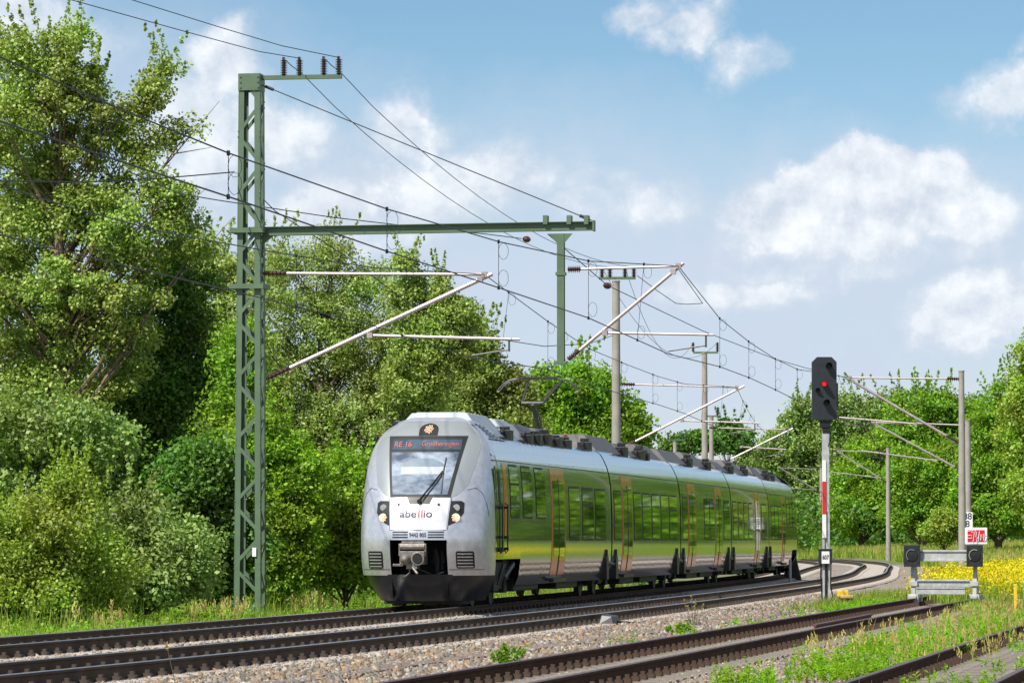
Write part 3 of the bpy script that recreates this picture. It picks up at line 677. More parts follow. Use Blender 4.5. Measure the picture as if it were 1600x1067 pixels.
roof_set(cbody[3][0], [(.5, 4.0, 4.1, 'roofmid'), (5.0, 10.5, 4.2, 'roofdk'), (11.6, 15.0, 4.12, 'roofmid')], [(4.5, .95, .3), (11.0, .9, .3)])
roof_set(cbody[4][0], [(.5, 5.0, 4.16, 'roofdk'), (6.0, 9.5, 4.2, 'roofdk'), (10.2, 15.8, 4.18, 'roofmid')], [(5.5, .95, .3), (9.9, .9, .3)])
# red insulators on the roof
for (y, v) in ((14.9, .45), (18.2, .5)):
    mb = MB(); mb.box(v - .14, v + .14, y - .14, y + .14, 3.76, 3.9); mb.insulator((v, y, 3.9), (v, y, 4.15), .07, 4); mb.build('roof_insulator', mat('dull_red_insulator', (.30, .03, .02), .5), cbody[0][0])
# ---- pantograph
pan = MB(); by = 16.3
pan.box(-.7, .7, by - .7, by - .6, 3.95, 4.03); pan.box(-.7, .7, by + 1.0, by + 1.1, 3.95, 4.03); pan.box(-.72, -.62, by - .7, by + 1.1, 3.95, 4.03); pan.box(.62, .72, by - .7, by + 1.1, 3.95, 4.03)
for x in (-.6, .6):
    for y in (by - .6, by + 1.0): pan.insulator((x, y, 3.78), (x, y, 3.97), .07, 3)
po = pan.build('pantograph', M['steel'], cbody[0][0])
arm = MB(); arm.tube([(0, by + .95, 4.05), (0, by - .35, 4.87)], .06, 8); arm.tube([(.12, by + .8, 4.0), (.1, by - .3, 4.8)], .02, 6); arm.tube([(-.28, by - .35, 4.88), (.28, by - .35, 4.88)], .035, 8)
arm.tube([(-.26, by - .35, 4.88), (-.26, by + .55, 5.46)], .03, 8); arm.tube([(.26, by - .35, 4.88), (.62, by + .55, 5.46)], .03, 8); arm.tube([(.2, by - .35, 4.9), (.53, by + .5, 5.42)], .018, 6); arm.build('pantograph_arm', M['steel'], po, smooth=40)
hd = MB()
for dy in (-.17, .17):
    hd.tube([(-1.02, by + .6 + dy, 5.22), (-.9, by + .6 + dy, 5.36), (-.74, by + .6 + dy, 5.47), (-.5, by + .6 + dy, 5.53), (.5, by + .6 + dy, 5.53), (.74, by + .6 + dy, 5.47), (.9, by + .6 + dy, 5.36), (1.02, by + .6 + dy, 5.22)], .022, 6)
    hd.box(-.52, .52, by + .57 + dy, by + .63 + dy, 5.535, 5.57)
for x in (-.74, -.3, .3, .74): hd.tube([(x, by + .43, 5.48), (x, by + .77, 5.48)], .018, 6)
hd.build('pantograph_head', M['steel'], po, smooth=40)

# ---- nose
def build_nose(Mx, full=True):
    nb = MB(); zs = [.68, .72, .8, .92, 1.05, 1.2, 1.35, 1.44, 1.55, 1.7, 1.85, 2.0, 2.15, 2.3, 2.45, 2.6, 2.8, 3.0, 3.2, 3.4, 3.55, 3.68, 3.78, 3.88, 3.97, 4.04, 4.09, 4.12]
    CV = .62; grid = []; YB = 1.45
    for z in zs:
        W = smooth_prof(Wz, z); cv = CV * min(1, W / 1.0); row = []
        vs_ = [cv * k / 5 for k in range(6)] + [cv + (W - cv) * math.sin(math.pi / 2 * k / 12) for k in range(1, 13)]
        for v in vs_: row.append((v, front_u(v, z), z))
        ulast = row[-1][1]
        for t in (.5, 1.0):
            yb_ = YB if z < 2.95 else 2.1; ue = max(yb_, ulast); vv = min(W, prof_v(z) if z < 3.66 else W); row.append((W + (vv - W) * t, ulast + (ue + .02 - ulast) * t if ue > ulast else ulast, z))
        grid.append(row)
    nc = len(grid[0])
    for i in range(len(zs) - 1):
        for j in range(nc - 1):
            zc = (zs[i] + zs[i + 1]) / 2
            if zc < 1.44 and j < 5: continue
            for s in (1, -1):
                q = [grid[i][j], grid[i][j + 1], grid[i + 1][j + 1], grid[i + 1][j]]
                q = [(s * a, b, c) for a, b, c in q]
                nb.poly(q if s > 0 else q[::-1], [(0, 1, 2, 3)])
    # lid over the cab roof
    r = grid[-1]; nb.poly([(a, b, c) for a, b, c in r] + [(-a, b, c) for a, b, c in r[::-1]], [tuple(range(2 * len(r)))])
    nose = nb.build('nose', M['nose'], train); weld(nose); place_part(nose, Mx)
    def patch(z0, z1, lf, rf, off, name, m, nz_=12, nv=16, par=nose, thick=True):
        p = MB(); rows = []
        for i in range(nz_ + 1):
            z = z0 + (z1 - z0) * i / nz_; a, b = lf(i / nz_), rf(i / nz_); rows.append([(a + (b - a) * k / nv, 0, z) for k in range(nv + 1)])
        R2 = [[(v, front_u(v, z) - off, z) for v, _, z in r_] for r_ in rows]
        for i in range(nz_):
            for j in range(nv): p.poly([R2[i][j], R2[i][j + 1], R2[i + 1][j + 1], R2[i + 1][j]], [(0, 1, 2, 3)])
        loop = R2[0] + [r_[-1] for r_ in R2[1:]] + R2[-1][::-1][1:] + [r_[0] for r_ in R2[::-1][1:-1]]
        bk = [(a, b + off + .01, c) for a, b, c in loop]; nn = len(loop)
        for k in range(nn): p.poly([loop[k], bk[k], bk[(k + 1) % nn], loop[(k + 1) % nn]], [(0, 1, 2, 3)])
        o = p.build(name, m, par); weld(o); return o
    # grey mask: from above the headlights to the roof edge
    def mh(t):
        return float(np.interp(t, [0, .08, .2, .45, .7, .84, .93, 1], [.50, .82, 1.0, 1.10, 1.16, 1.14, .97, .80]))
    def mh2(t): return min(mh(t), .90 * smooth_prof(Wz, 2.28 + 1.75 * t))
    mk = patch(2.28, 4.03, lambda t: -mh2(t), mh2, .006, 'face_mask', M['mask'], 30, 26)
    def wh(t): return .64 + .21 * t
    fr = patch(2.36, 3.70, lambda t: -wh(t) - .02, lambda t: wh(t) + .02, .013, 'windscreen', M['seal'], 18, 18)
    patch(2.42, 3.34, lambda t: -wh(t * .7) + .03, lambda t: wh(t * .7) - .05, .020, 'windscreen_glass', M['wind'], 14, 16, fr)
    patch(3.40, 3.62, lambda t: -wh(.8) + .05, lambda t: wh(.8) - .05, .020, 'destination_display', mat('display_glass', (.07, .11, .15), .12, var=.5, vscale=3, spec=.8), 8, 22, fr)
    # sun blind seen inside the windscreen
    patch(2.86, 3.02, lambda t: -.48, lambda t: .5, .0215, 'sun_blind', mat('pale_sun_blind', (.42, .46, .50), .5, var=.3), 3, 10, fr)
    patch(3.02, 3.20, lambda t: -.46 + .2 * t * t, lambda t: .48 - .3 * t * t, .0214, 'painted_dashboard_reflection', mat('blue_grey_painted_reflection', (.16, .22, .28), .4, var=.3), 3, 10, fr)  # blue-grey patch laid on the glass as a painted reflection
    # apron below the windscreen
    patch(1.66, 2.35, lambda t: -.63 - .03 * t, lambda t: .60 + .05 * t, .006, 'apron_panel', mat('white_apron_paint', (.68, .68, .71), .35, .2, var=.08, vscale=8), 26, 20)
    # headlights
    for s, nm in ((-1, 'l'), (1, 'r')):
        def lo_(t): return .67 + .0 * t - .03 * (1 - t)
        def hi_(t): return .67 + .28 * min(1, (.35 + t * 1.3)) - (.06 if t > .92 else 0) - (.10 * (1 - t / .15) if t < .15 else 0)
        if s > 0: hl = patch(1.76, 2.28, lo_, hi_, .012, 'headlight', M['seal'], 12, 6)
        else: hl = patch(1.76, 2.28, lambda t: -hi_(t), lambda t: -lo_(t), .012, 'headlight', M['seal'], 12, 6)
        for (zc, rr, mm, off_) in ((1.92, .095, 'lit', .03), (2.13, .08, 'lamp', .03)):
            l = MB(); vc = s * .795; c0 = (vc, front_u(vc, zc) - off_, zc)
            if mm == 'lit': l.lathe((c0[0], c0[1] + .016, zc), (c0[0], c0[1] - .1, zc), [(0, rr * .95), (.006, rr * .9), (.008, .001)], 20)
            for k in range(24 if mm == 'lit' else 1):
                a = k * 2.4; q = rr * math.sqrt(k / 24) * .9
                if mm == 'lit':
                    c = (c0[0] + q * math.cos(a), front_u(vc + q * math.cos(a), zc + q * math.sin(a)) - .022, zc + q * math.sin(a)); l.lathe(c, (c[0], c[1] - .02, c[2]), [(0, .014), (.008, .014)], 8)
            if mm == 'lamp': l.lathe((c0[0], c0[1] + .012, zc), (c0[0], c0[1] - .1, zc), [(0, rr), (.012, rr * .9), (.013, rr * .55)], 20)
            l.build('lamp_leds' if mm == 'lit' else 'lamp_bowl', M[mm], hl)
    # top headlight in its dark arch
    def ah(t): return .21 if t < .45 else .21 * math.sqrt(max(.02, 1 - ((t - .45) / .55) ** 2))
    tl = patch(3.71, 3.98, lambda t: -ah(t), ah, .014, 'top_headlight', M['seal'], 12, 8)
    l = MB()
    for k in range(26):
        a = k * 2.4; q = .095 * math.sqrt(k / 26); v, z = q * math.cos(a), 3.85 + q * math.sin(a); l.lathe((v, front_u(v, z) - .022, z), (v, front_u(v, z) - .04, z), [(0, .013), (.01, .013)], 8)
    l.build('lamp_leds', M['lit'], tl)
    # wiper and its pocket
    wp = patch(2.22, 2.36, lambda t: -.22 - .06 * t, lambda t: .22 + .06 * t, .015, 'wiper_pocket', M['black'], 4, 8)
    wi = MB()
    def fp(v, z, o_=.04): return (v, front_u(v, z) - o_, z)
    wi.tube([fp(-.02, 2.28, .05), fp(.25, 2.65, .05), fp(.44, 2.93, .05)], .012, 6); wi.tube([fp(.06, 2.28, .05), fp(.3, 2.62, .05), fp(.47, 2.9, .05)], .010, 6)
    wi.tube([fp(.455, 2.45), fp(.455, 2.9), fp(.475, 3.22)], .013, 6); wi.lathe(fp(.0, 2.27, .02), fp(.0, 2.27, .1), [(0, .05), (.06, .045)], 12)
    wi.build('wiper', M['black'], wp)
    # ventilation slots above the coupler and side grilles
    for s in (-1, 1):
        v0, v1 = sorted((s * .22, s * .56)); g_ = None
        for k in range(3):
            z = 1.49 + .055 * k
            if k == 0: g_ = patch(z, z + .025, lambda t: v0, lambda t: v1, .008, 'vent_slots', M['seal'], 1, 6)
            else: patch(z, z + .025, lambda t: v0, lambda t: v1, .008, 'vent_slot', M['seal'], 1, 6, g_)
        v0, v1 = sorted((s * .80, s * 1.16))
        gr = patch(.83, 1.20, lambda t: v0 + (.02 if t < .1 or t > .9 else 0), lambda t: v1 - (.02 if t < .1 or t > .9 else 0), .010, 'side_grille', M['seal'], 10, 8)
        for k in range(5): patch(.86 + .068 * k, .885 + .068 * k, lambda t: v0 + .03, lambda t: v1 - .03, .028, 'grille_bar', M['nose'], 1, 8, gr)
        # seams of the nose panels
        for (za, zb, f) in ((.80, .812, None),):
            a_, b_ = sorted((s * .64, s * 1.33)); patch(za, zb, lambda t: a_, lambda t: b_, .004, 'panel_seam', M['under'], 1, 14)
        ln = MB(); pts = [fp(s * v, z, .002) for v, z in ((.64, 1.66), (.78, 1.66), (.95, 1.75), (1.06, 1.95), (1.1, 2.2), (1.02, 2.45), (.98, 2.6))]
        pass
    ln = MB(); ln.tube([fp(-.62, 1.655, .004), fp(0, 1.65, .004), fp(.6, 1.655, .004)], .007, 6)
    for s in (-1, 1): ln.tube([fp(s * 1.0, 2.52, .003), fp(s * 1.15, 2.56, .003), fp(s * 1.27, 2.45, .003), fp(s * 1.36, 2.2, .003), fp(s * 1.40, 1.95, .003)], .007, 6); ln.tube([fp(s * .63, 1.66, .006), fp(s * .655, 2.0, .006), fp(s * .68, 2.34, .006)], .006, 6)
    ln.build('panel_seam', M['under'], nose)
    # handrail brackets/dots
    dt = MB()
    for v, z in ((-.45, 2.2), (.42, 2.2)): dt.lathe(fp(v, z, -.01), fp(v, z, .04), [(0, .028), (.03, .028)], 12)
    dt.build('jacking_plug', M['steel'], nose)
    # coupler bay
    cb = MB(); y1_ = 1.4
    def f0(v, z): return front_u(v, z) + .02
    for (a, b, c, d) in (((-.62, .45, .2), (-.62, y1_, .2), (-.62, y1_, 1.44), (-.62, .06, 1.44)), ((.62, .45, .2), (.62, y1_, .2), (.62, y1_, 1.44), (.62, .06, 1.44)), ((-.62, y1_, .2), (.62, y1_, .2), (.62, y1_, 1.44), (-.62, y1_, 1.44)), ((-.62, .03, 1.44), (.62, .03, 1.44), (.62, y1_, 1.44), (-.62, y1_, 1.44))):
        cb.poly([a, b, c, d], [(0, 1, 2, 3)])
    cbo = cb.build('coupler_bay', M['seal'], nose)
    k = MB(); k.tube([(.34, .5, .7), (.36, .45, 1.0), (.30, .5, 1.25)], .06, 8); k.tube([(.45, .5, .8), (.45, .5, 1.2)], .035, 8); k.box(.25, .5, .5, .7, .95, 1.1); k.tube([(.5, .4, .75), (.3, .25, .68), (.0, .2, .82)], .02, 6); k.build('brake_hoses', M['under'], cbo)
    cu = MB(); x = -.1
    cu.tube([(x - .28, .02, 1.30), (x + .26, .02, 1.30)], .075, 14); cu.box(x - .31, x - .27, -.02, .1, 1.1, 1.36); cu.box(x + .25, x + .29, -.02, .1, 1.1, 1.36); cu.box(x - .25, x + .24, .0, .08, 1.37, 1.41)
    cu.box(x - .27, x + .27, -.12, .25, .92, 1.2); cu.lathe((x - .13, -.1, 1.03), (x - .13, -.35, 1.03), [(0, .13), (.06, .12), (.18, .07), (.22, .03)], 18)
    cu.lathe((x + .13, -.12, 1.04), (x + .13, -.2, 1.04), [(0, .145), (.05, .145), (.051, .11), (.01, .10)], 20); cu.box(x - .42, x - .2, -.1, .0, .88, .93)
    cu.box(x - .12, x + .12, -.14, .2, .82, .93); cu.tube([(x + .02, -.16, .86), (x + .14, -.22, .72)], .03, 8); cu.tube([(x - .06, -.1, .85), (x - .05, -.1, .74), (x - .16, -.08, .66)], .016, 6)
    cuo = cu.build('coupler', M['coupler'], nose, bevel=.01)
    h_ = MB(); h_.lathe((x + .13, -.175, 1.04), (x + .13, -.19, 1.04), [(0, .10), (.01, .10)], 20); h_.build('coupler_socket', M['seal'], cuo)
    # plough
    pl = MB(); zs2 = [.13, .2, .35, .5, .62, .70]; g2 = []
    for z in zs2:
        Wd = float(np.interp(z, [.13, .45, .7], [1.12, 1.30, 1.40])); u0 = float(np.interp(z, [.13, .5, .7], [.5, .28, .2])); rw = []
        for q in range(-14, 15):
            a = q / 14; v = Wd * math.sin(a * math.pi / 2); rw.append((v, u0 + 1.6 * (1 - (1 - abs(v / Wd) ** 2.6) ** (1 / 2.6)), z))
        g2.append(rw)
    for i in range(len(zs2) - 1):
        for j in range(28): pl.poly([g2[i][j], g2[i][j + 1], g2[i + 1][j + 1], g2[i + 1][j]], [(0, 1, 2, 3)])
    pl.poly(g2[-1] + [(g2[-1][-1][0], 2.2, .7), (g2[-1][0][0], 2.2, .7)], [tuple(range(31))]); pl.poly(g2[0] + [(1.1, 2.2, .13), (-1.1, 2.2, .13)], [tuple(range(31))[::-1]])
    plo = pl.build('snow_plough', M['plough'], nose); weld(plo)
    lp = MB(); lp.box(-.9, .9, .9, 1.5, .06, .13); 
    for v in (-.62, .1, .62): lp.box(v - .12, v + .12, 1.0, 1.3, .02, .08)
    lp.build('lifeguard', M['under'], nose)
    return nose, fp
Mx1 = car_frame(0, 19.85)
nose, fp = build_nose(Mx1)
n2, _ = build_nose(car_frame(88, 68.0)); 
# cab side: door with handrails, orange pillar, lower edge trim
cb0 = cbody[0][0]
for sd_ in (1,):
    mb = MB(); side_panel(mb, 1.62, 2.5, 1.04, 3.05, sd_, .008, 0, .06); o = mb.build('cab_door', M['band'], cb0)
    mb = MB(); side_panel(mb, 1.85, 2.1, 2.25, 2.95, sd_, .016, 0, .04); mb.build('cab_door_window', M['seal'], o)
    mb = MB(); mb.box(1.46, 1.52, 1.75, 2.45, 1.18, 1.22)
    for yy in (1.75, 2.45): mb.tube([(1.5, yy, 1.15), (1.56, yy, 1.2), (1.56, yy, 2.2), (1.5, yy, 2.25)], .016, 6)
    for zz in (1.25, 1.5, 2.15): mb.box(1.46, 1.58, 1.70, 1.80, zz - .03, zz + .03); mb.box(1.46, 1.58, 2.40, 2.50, zz - .03, zz + .03)
    mb.build('cab_handrail', M['black'], o)
    mb = MB(); side_panel(mb, 2.62, 3.1, 1.46, 3.14, sd_, .008, 0, .02); mb.build('orange_pillar', M['orange'], cb0)
    mb = MB(); side_panel(mb, 1.6, 2.1, 3.28, 3.36, sd_, .01, 0, .02); mb.build('marker_lamp', M['lamp'], cb0)
for sd_ in (1, -1):
    mb = MB()
    mb.tube([(sd_ * 1.3, 2.7, .45), (sd_ * 1.42, 2.75, .9), (sd_ * 1.42, 2.95, .9), (sd_ * 1.3, 3.0, .45)], .03, 6); mb.tube([(sd_ * 1.3, 3.4, .6), (sd_ * 1.36, 4.3, .9)], .07, 8); mb.build('yaw_damper', M['steel'], cb0)
# lettering
def text(body, size, m, parent, fn, ext=.002, name='lettering', bold=0, align='CENTER', sx=1.0):
    c = bpy.data.curves.new('t', 'FONT'); c.body = body; c.size = size; c.extrude = ext; c.align_x = align; c.align_y = 'CENTER'; c.offset = bold
    o = bpy.data.objects.new('t', c); col().objects.link(o); dg = bpy.context.evaluated_depsgraph_get()
    me = bpy.data.meshes.new_from_object(o.evaluated_get(dg)); bpy.data.objects.remove(o)
    for v in me.vertices: v.co = fn(v.co.x * sx, v.co.y, v.co.z)
    me.materials.clear(); me.materials.append(m)
    t = bpy.data.objects.new(name, me); col().objects.link(t); t.parent = parent; return t
def nose_txt(v0, z0, off): return lambda x, y, z: Vector((v0 + x, front_u(v0 + x, z0 + y) - off - z, z0 + y))
text('abe', .23, M['ink'], nose, nose_txt(-.23, 2.0, .012), align='CENTER', name='lettering', sx=1.15, bold=.003, ext=.001)
text('ll', .23, M['inkred'], nose, nose_txt(.04, 2.0, .012), name='lettering', sx=1.3, bold=.003, ext=.001)
text('io', .23, M['ink'], nose, nose_txt(.20, 2.0, .012), name='lettering', sx=1.15, bold=.003, ext=.001)
text('9442 805', .12, M['ink'], nose, nose_txt(0, 1.55, .012), name='running_number', sx=.82, bold=.002, ext=.001)
text('RE 16', .17, M['led'], nose, nose_txt(-.52, 3.51, .032), name='display_text', ext=.001)
text('Großheringen', .15, M['led'], nose, nose_txt(.30, 3.52, .032), name='display_text', sx=.95, ext=.001)

# ---------------------------------------------------------------- masts and overhead line
def on_plane(base, rz, px, py):
    """photo spot -> local x, z in the upright plane through base across the track"""
    r = Vector((math.cos(rz), math.sin(rz), 0)); nrm = Vector((-r.y, r.x, 0)); d = ray(px, py)
    t = (Vector(base) - CAMV).dot(nrm) / d.dot(nrm); p = CAMV + d * t; q = p - Vector(base); return q.dot(r), q.z
ANCH = {}
def wpt(base, rz, lx, z): r = Vector((math.cos(rz), math.sin(rz), 0)); return Vector(base) + r * lx + Vector((0, 0, z))
def cantilever(par, base, rz, px_hang, top0, top1, low0, low1, reg0, reg1, ra=.045, y=0.0, steady=None, label=None):
    """one bracket arm: top tube, diagonal tube and registration tube, insulators at the post end"""
    P = lambda q: (lambda a: Vector((a[0], y, a[1])))(on_plane(base, rz, *q))
    a, b, c, d, e, f = map(P, (top0, top1, low0, low1, reg0, reg1))
    m = MB(); di = (b - a); li = min(.55, di.length * .12)
    m.tube([a + di.normalized() * li, b], ra * .7, 8); m.tube([c + (d - c).normalized() * li * 1.1, d], ra, 8); m.tube([e, f], ra * .7, 8)
    for p_ in (b, e, d + (c - d).normalized() * .3): m.box(p_.x - .06, p_.x + .06, y - .06, y + .06, p_.z - .06, p_.z + .06)
    o = m.build('cantilever', M['tubem'], par, smooth=40)
    i = MB(); i.insulator(a, a + di.normalized() * li, .085, 6); i.insulator(c, c + (d - c).normalized() * li * 1.1, .085, 6); i.build('insulator', M['porc'], o)
    s = MB(); q = e + (f - e) * .93; sgn = -1 if f.x > e.x else 1
    s.bar(q, q + Vector((0, 0, -.28)), .04); s.tube([q + Vector((0, 0, -.24)), q + Vector((sgn * .85, .05, -.36))], .018, 6); s.build('steady_arm', M['steel'], o)
    return o, b, q + Vector((sgn * .85, .05, -.42))

th1 = tp(66, 0)[1]
B1 = at(391, 842, 95.5); B1.z = -.55; RZ1 = -th1
mast = empty('lattice_mast', B1, RZ1, 'tall green lattice steel catenary mast at the left beside the train', 'overhead line mast', 'overhead line masts')
def zloc(py, base=B1, rz=RZ1, px=391): return on_plane(base, rz, px, py)[1]
H = zloc(117); wb, wt_ = .30, .235
lg = MB()
def leg_pt(sx, sy, z):
    t = z / H; w_ = wb + (wt_ - wb) * t; return Vector((sx * w_, sy * w_ * .95, z))
for sx in (-1, 1):
    for sy in (-1, 1):
        for (dx, dy, wx, wy) in ((-sx * .055, 0, .13, .014), (0, -sy * .055, .014, .13)):
            a, b = leg_pt(sx, sy, 0), leg_pt(sx, sy, H); vs = []
            for p in (a, b):
                cx, cy = p.x + dx, p.y + dy
                vs += [(cx - wx / 2, cy - wy / 2, p.z), (cx + wx / 2, cy - wy / 2, p.z), (cx + wx / 2, cy + wy / 2, p.z), (cx - wx / 2, cy + wy / 2, p.z)]
            lg.poly(vs, [(0, 3, 2, 1), (4, 5, 6, 7), (0, 1, 5, 4), (1, 2, 6, 5), (2, 3, 7, 6), (3, 0, 4, 7)])
lg.build('mast_legs', M['green'], mast)
br = MB(); nb_ = 18; hb = H / nb_
for k in range(nb_):
    z0, z1 = k * hb, (k + 1) * hb
    for fx in range(4):
        c = [(-1, -1), (1, -1), (1, 1), (-1, 1)]; p, q = c[fx], c[(fx + 1) % 4]
        if (k + (fx // 2)) % 2: p, q = q, p
        a, b = leg_pt(*p, z0 + .06), leg_pt(*q, z1 - .02)
        br.bar(a * 1.0, b, .075, .012, up=Vector((0, 0, 1)) if False else (Vector((0, 1, 0)) if fx % 2 == 0 else Vector((1, 0, 0))))
br.build('bracing', M['green'], mast)
pl = MB(); pl.box(-.24, .24, -.262, -.25, H - .38, H); pl.box(-.24, .24, .25, .262, H - .38, H); pl.box(.24, .252, -.25, .25, H - .38, H); pl.box(-.252, -.24, -.25, .25, H - .38, H)
for i in range(3):
    for sx in (-.2, .2): pl.lathe((sx, -.25, H - .07 - i * .12), (sx, -.29, H - .07 - i * .12), [(0, .025), (.03, .025)], 6)
pl.build('mast_cap', M['green'], mast)
for py in (361, 448):
    pl = MB(); z = zloc(py); pl.box(-.42, .36, -.36, -.30, z - .06, z + .05); pl.box(-.42, .36, .30, .36, z - .06, z + .05); pl.box(-.42, -.37, -.3, .3, z - .06, z + .05); pl.box(.31, .36, -.3, .3, z - .06, z + .05)
    pl.build('mast_collar', M['green'], mast)
fd = MB(); fd.box(-.6, .6, -.6, .6, -.35, .12); fd.build('concrete_foot', M['concm'], mast)
sg = MB(); x0, z0 = on_plane(B1, RZ1, 401, 862); sg.box(x0 - .03, x0 + .06, -.32, -.305, z0 - .1, z0 + .1); sg.build('mast_plate', M['white'], mast)
# main beam with the drop post
xa, zb_ = on_plane(B1, RZ1, 410, 362); xe, ze = on_plane(B1, RZ1, 928, 353)
bm_ = MB()
n_ = 10
for (dz0, dz1, hw_) in ((.085, .10, .10), (-.10, -.085, .10), (-.085, .085, .012)):
    vs = []
    for x, z in ((xa - .3, zb_), (xe, ze)):
        vs += [(x, -hw_, z + dz0), (x, hw_, z + dz0), (x, hw_, z + dz1), (x, -hw_, z + dz1)]
    bm_.poly(vs, [(0, 1, 2, 3), (4, 7, 6, 5), (0, 4, 5, 1), (1, 5, 6, 2), (2, 6, 7, 3), (3, 7, 4, 0)])
xm = xa
bm_.poly([(.2, -.04, zb_ - .35), (.2, .04, zb_ - .35), (xa + .25, .04, zb_ - .1), (xa + .25, -.04, zb_ - .1), (.2, -.04, zb_ - .1), (.2, .04, zb_ - .1)], [(0, 1, 2, 3), (0, 3, 4), (1, 5, 2), (0, 4, 5, 1), (4, 3, 2, 5)])
bm_.box(xe - .02, xe + .02, -.12, .12, ze - .12, ze + .12); 
for px in (853, 890, 917): x, z = on_plane(B1, RZ1, px, 347); bm_.box(x - .05, x + .05, -.13, .13, z - .06, z + .14)
beam = bm_.build('cantilever_beam', M['green'], mast)
xd, zd1 = on_plane(B1, RZ1, 876.5, 364); _, zd0 = on_plane(B1, RZ1, 876.5, 567)
dp = MB(); dp.box(xd - .08, xd + .08, -.08, -.068, zd0, zd1 - .02); dp.box(xd - .08, xd + .08, .068, .08, zd0, zd1 - .02); dp.box(xd - .006, xd + .006, -.068, .068, zd0, zd1 - .02)
dp.poly([(xd - .27, -.07, zd1 - .02), (xd + .27, -.07, zd1 - .02), (xd + .08, -.07, zd1 - .24), (xd - .08, -.07, zd1 - .24), (xd - .27, -.05, zd1 - .02), (xd + .27, -.05, zd1 - .02), (xd + .08, -.05, zd1 - .24), (xd - .08, -.05, zd1 - .24)], [(0, 3, 2, 1), (4, 5, 6, 7), (0, 1, 5, 4), (1, 2, 6, 5), (2, 3, 7, 6), (3, 0, 4, 7)])
dp.box(xd - .13, xd + .13, -.11, .11, zd0 - .03, zd0 + .03)
dp.box(xd - .11, xd + .11, -.1, .1, zd0 + 1.95, zd0 + 2.02); dp.build('drop_post', M['green'], beam)
# top arm with post insulators
xt0, zt0 = on_plane(B1, RZ1, 405, 122); xt1, zt1 = on_plane(B1, RZ1, 534, 120)
ta = MB(); ta.box(xt0 - .1, xt1, -.05, .05, zt0 - .05, zt0 + .045); tao = ta.build('top_arm', M['green'], mast)
fpts = []
for px in (443.5, 468, 506, 529.5):
    x, _ = on_plane(B1, RZ1, px, 110); ii_ = MB(); zt = zt0 + .045; ii_.insulator((x, 0, zt), (x, 0, zt + .36), .085, 9); ii_.box(x - .03, x + .03, -.05, .05, zt + .34, zt + .41); ii_.build('insulator', M['porc'], tao); fpts.append(wpt(B1, RZ1, x, zt + .38))
stay = MB(); a = Vector((xt0 - .05, 0, on_plane(B1, RZ1, 406, 130)[1])); b = Vector((xe - .05, 0, ze + .12)); stay.tube([a, b], .013, 6); stay.tube([a + (b - a) * .025, a + (b - a) * .05], .035, 8); stay.tube([a + (b - a) * .965, a + (b - a) * .985], .035, 8); stay.build('stay_wire', M['wire'], mast)
_, m1a, m1b = cantilever(mast, B1, RZ1, 0, (411, 427), (757, 429), (416, 592), (769, 428), (578, 524), (812, 530), .05)
o_, m2a, m2b = cantilever(mast, B1, RZ1, 0, (887, 421), (1060, 416), (888, 562), (1068, 411), (945, 520), (1115, 523), .042)

def concrete_mast(px, Y, py_top, label, zb=-.5, r0=.17, r1=.12):
    b = at(px, 842, Y); b.z = zb; s_ = np.interp(Y, PY, SS); rz = -float(np.interp(s_, SS, TH)); top = at(px, py_top, Y).z - zb
    root = empty('concrete_mast', b, rz, label, 'overhead line mast', 'overhead line masts')
    m = MB(); m.lathe((0, 0, 0), (0, 0, 1), [(0, r0), (top * .5, (r0 + r1) / 2), (top, r1)], 20); m.build('post', M['concm'], root, smooth=40)
    f = MB(); 
    f.lathe((0, 0, top - .02), (0, 0, top + .05), [(0, r1 + .015), (.05, r1 + .015)], 20); f.build('mast_cap', M['concm'], root)
    return root, b, rz, top
mz, B2, RZ2, H2 = concrete_mast(963, 157, 440, 'round concrete mast rising behind the train roof with four insulators on its short cross arm', r0=.2, r1=.14)
def crossarm(root, base, rz, pxs, py_arm, x0, x1, ih=.36, dz=0):
    a, z = on_plane(base, rz, x0, py_arm); b, _ = on_plane(base, rz, x1, py_arm)
    m = MB(); m.box(a, b, -.06, .06, z - .05, z + .05); o = m.build('cross_arm', M['green'], root); out_ = []
    for px in pxs:
        x, _ = on_plane(base, rz, px, py_arm); i = MB(); i.insulator((x, 0, z + .05), (x, 0, z + .05 + ih), .11, 6); i.build('insulator', M['porc'], o); out_.append(wpt(base, rz, x, z + .05 + ih))
    return out_
f2 = crossarm(mz, B2, RZ2, (940.5, 953, 976.5, 990.5), 435, 936, 993)
_, m1c, m1d = cantilever(mz, B2, RZ2, 0, (971, 600), (1151, 605), (972, 700), (1163, 603), (1066, 657), (1188, 661), .045)
m3, B3, RZ3, H3 = concrete_mast(1101.5, 226, 552, 'concrete mast with two insulators, second beyond the train roof', r0=.2, r1=.14)
f3 = crossarm(m3, B3, RZ3, (1083, 1121), 551, 1083, 1122, .5)
_, m1e, m1f = cantilever(m3, B3, RZ3, 0, (1108, 668), (1225, 671), (1128, 724), (1239, 669), (1158, 698), (1228, 702), .05)
m4, B4, RZ4, H4 = concrete_mast(1112, 262, 651, 'thin concrete mast just right of the mast with two insulators', r0=.17, r1=.13)
crossarm(m4, B4, RZ4, (1121,), 650, 1105, 1123, .5)
m5, B5, RZ5, H5 = concrete_mast(1055, 330, 690, 'far small concrete mast with a low cross arm of two insulators', r0=.18, r1=.15)
crossarm(m5, B5, RZ5, (1044, 1068), 687, 1043, 1069, .5)
mR1, BR1, RZR1, HR1 = concrete_mast(1503.5, 157, 580, 'thick pale concrete mast nearest the buffer stop at right', zb=-.4, r0=.155, r1=.10)
_, m2c, m2d = cantilever(mR1, BR1, RZR1, 0, (1500, 592), (1328, 590), (1498, 692), (1321, 589), (1430, 662), (1311, 652), .05)
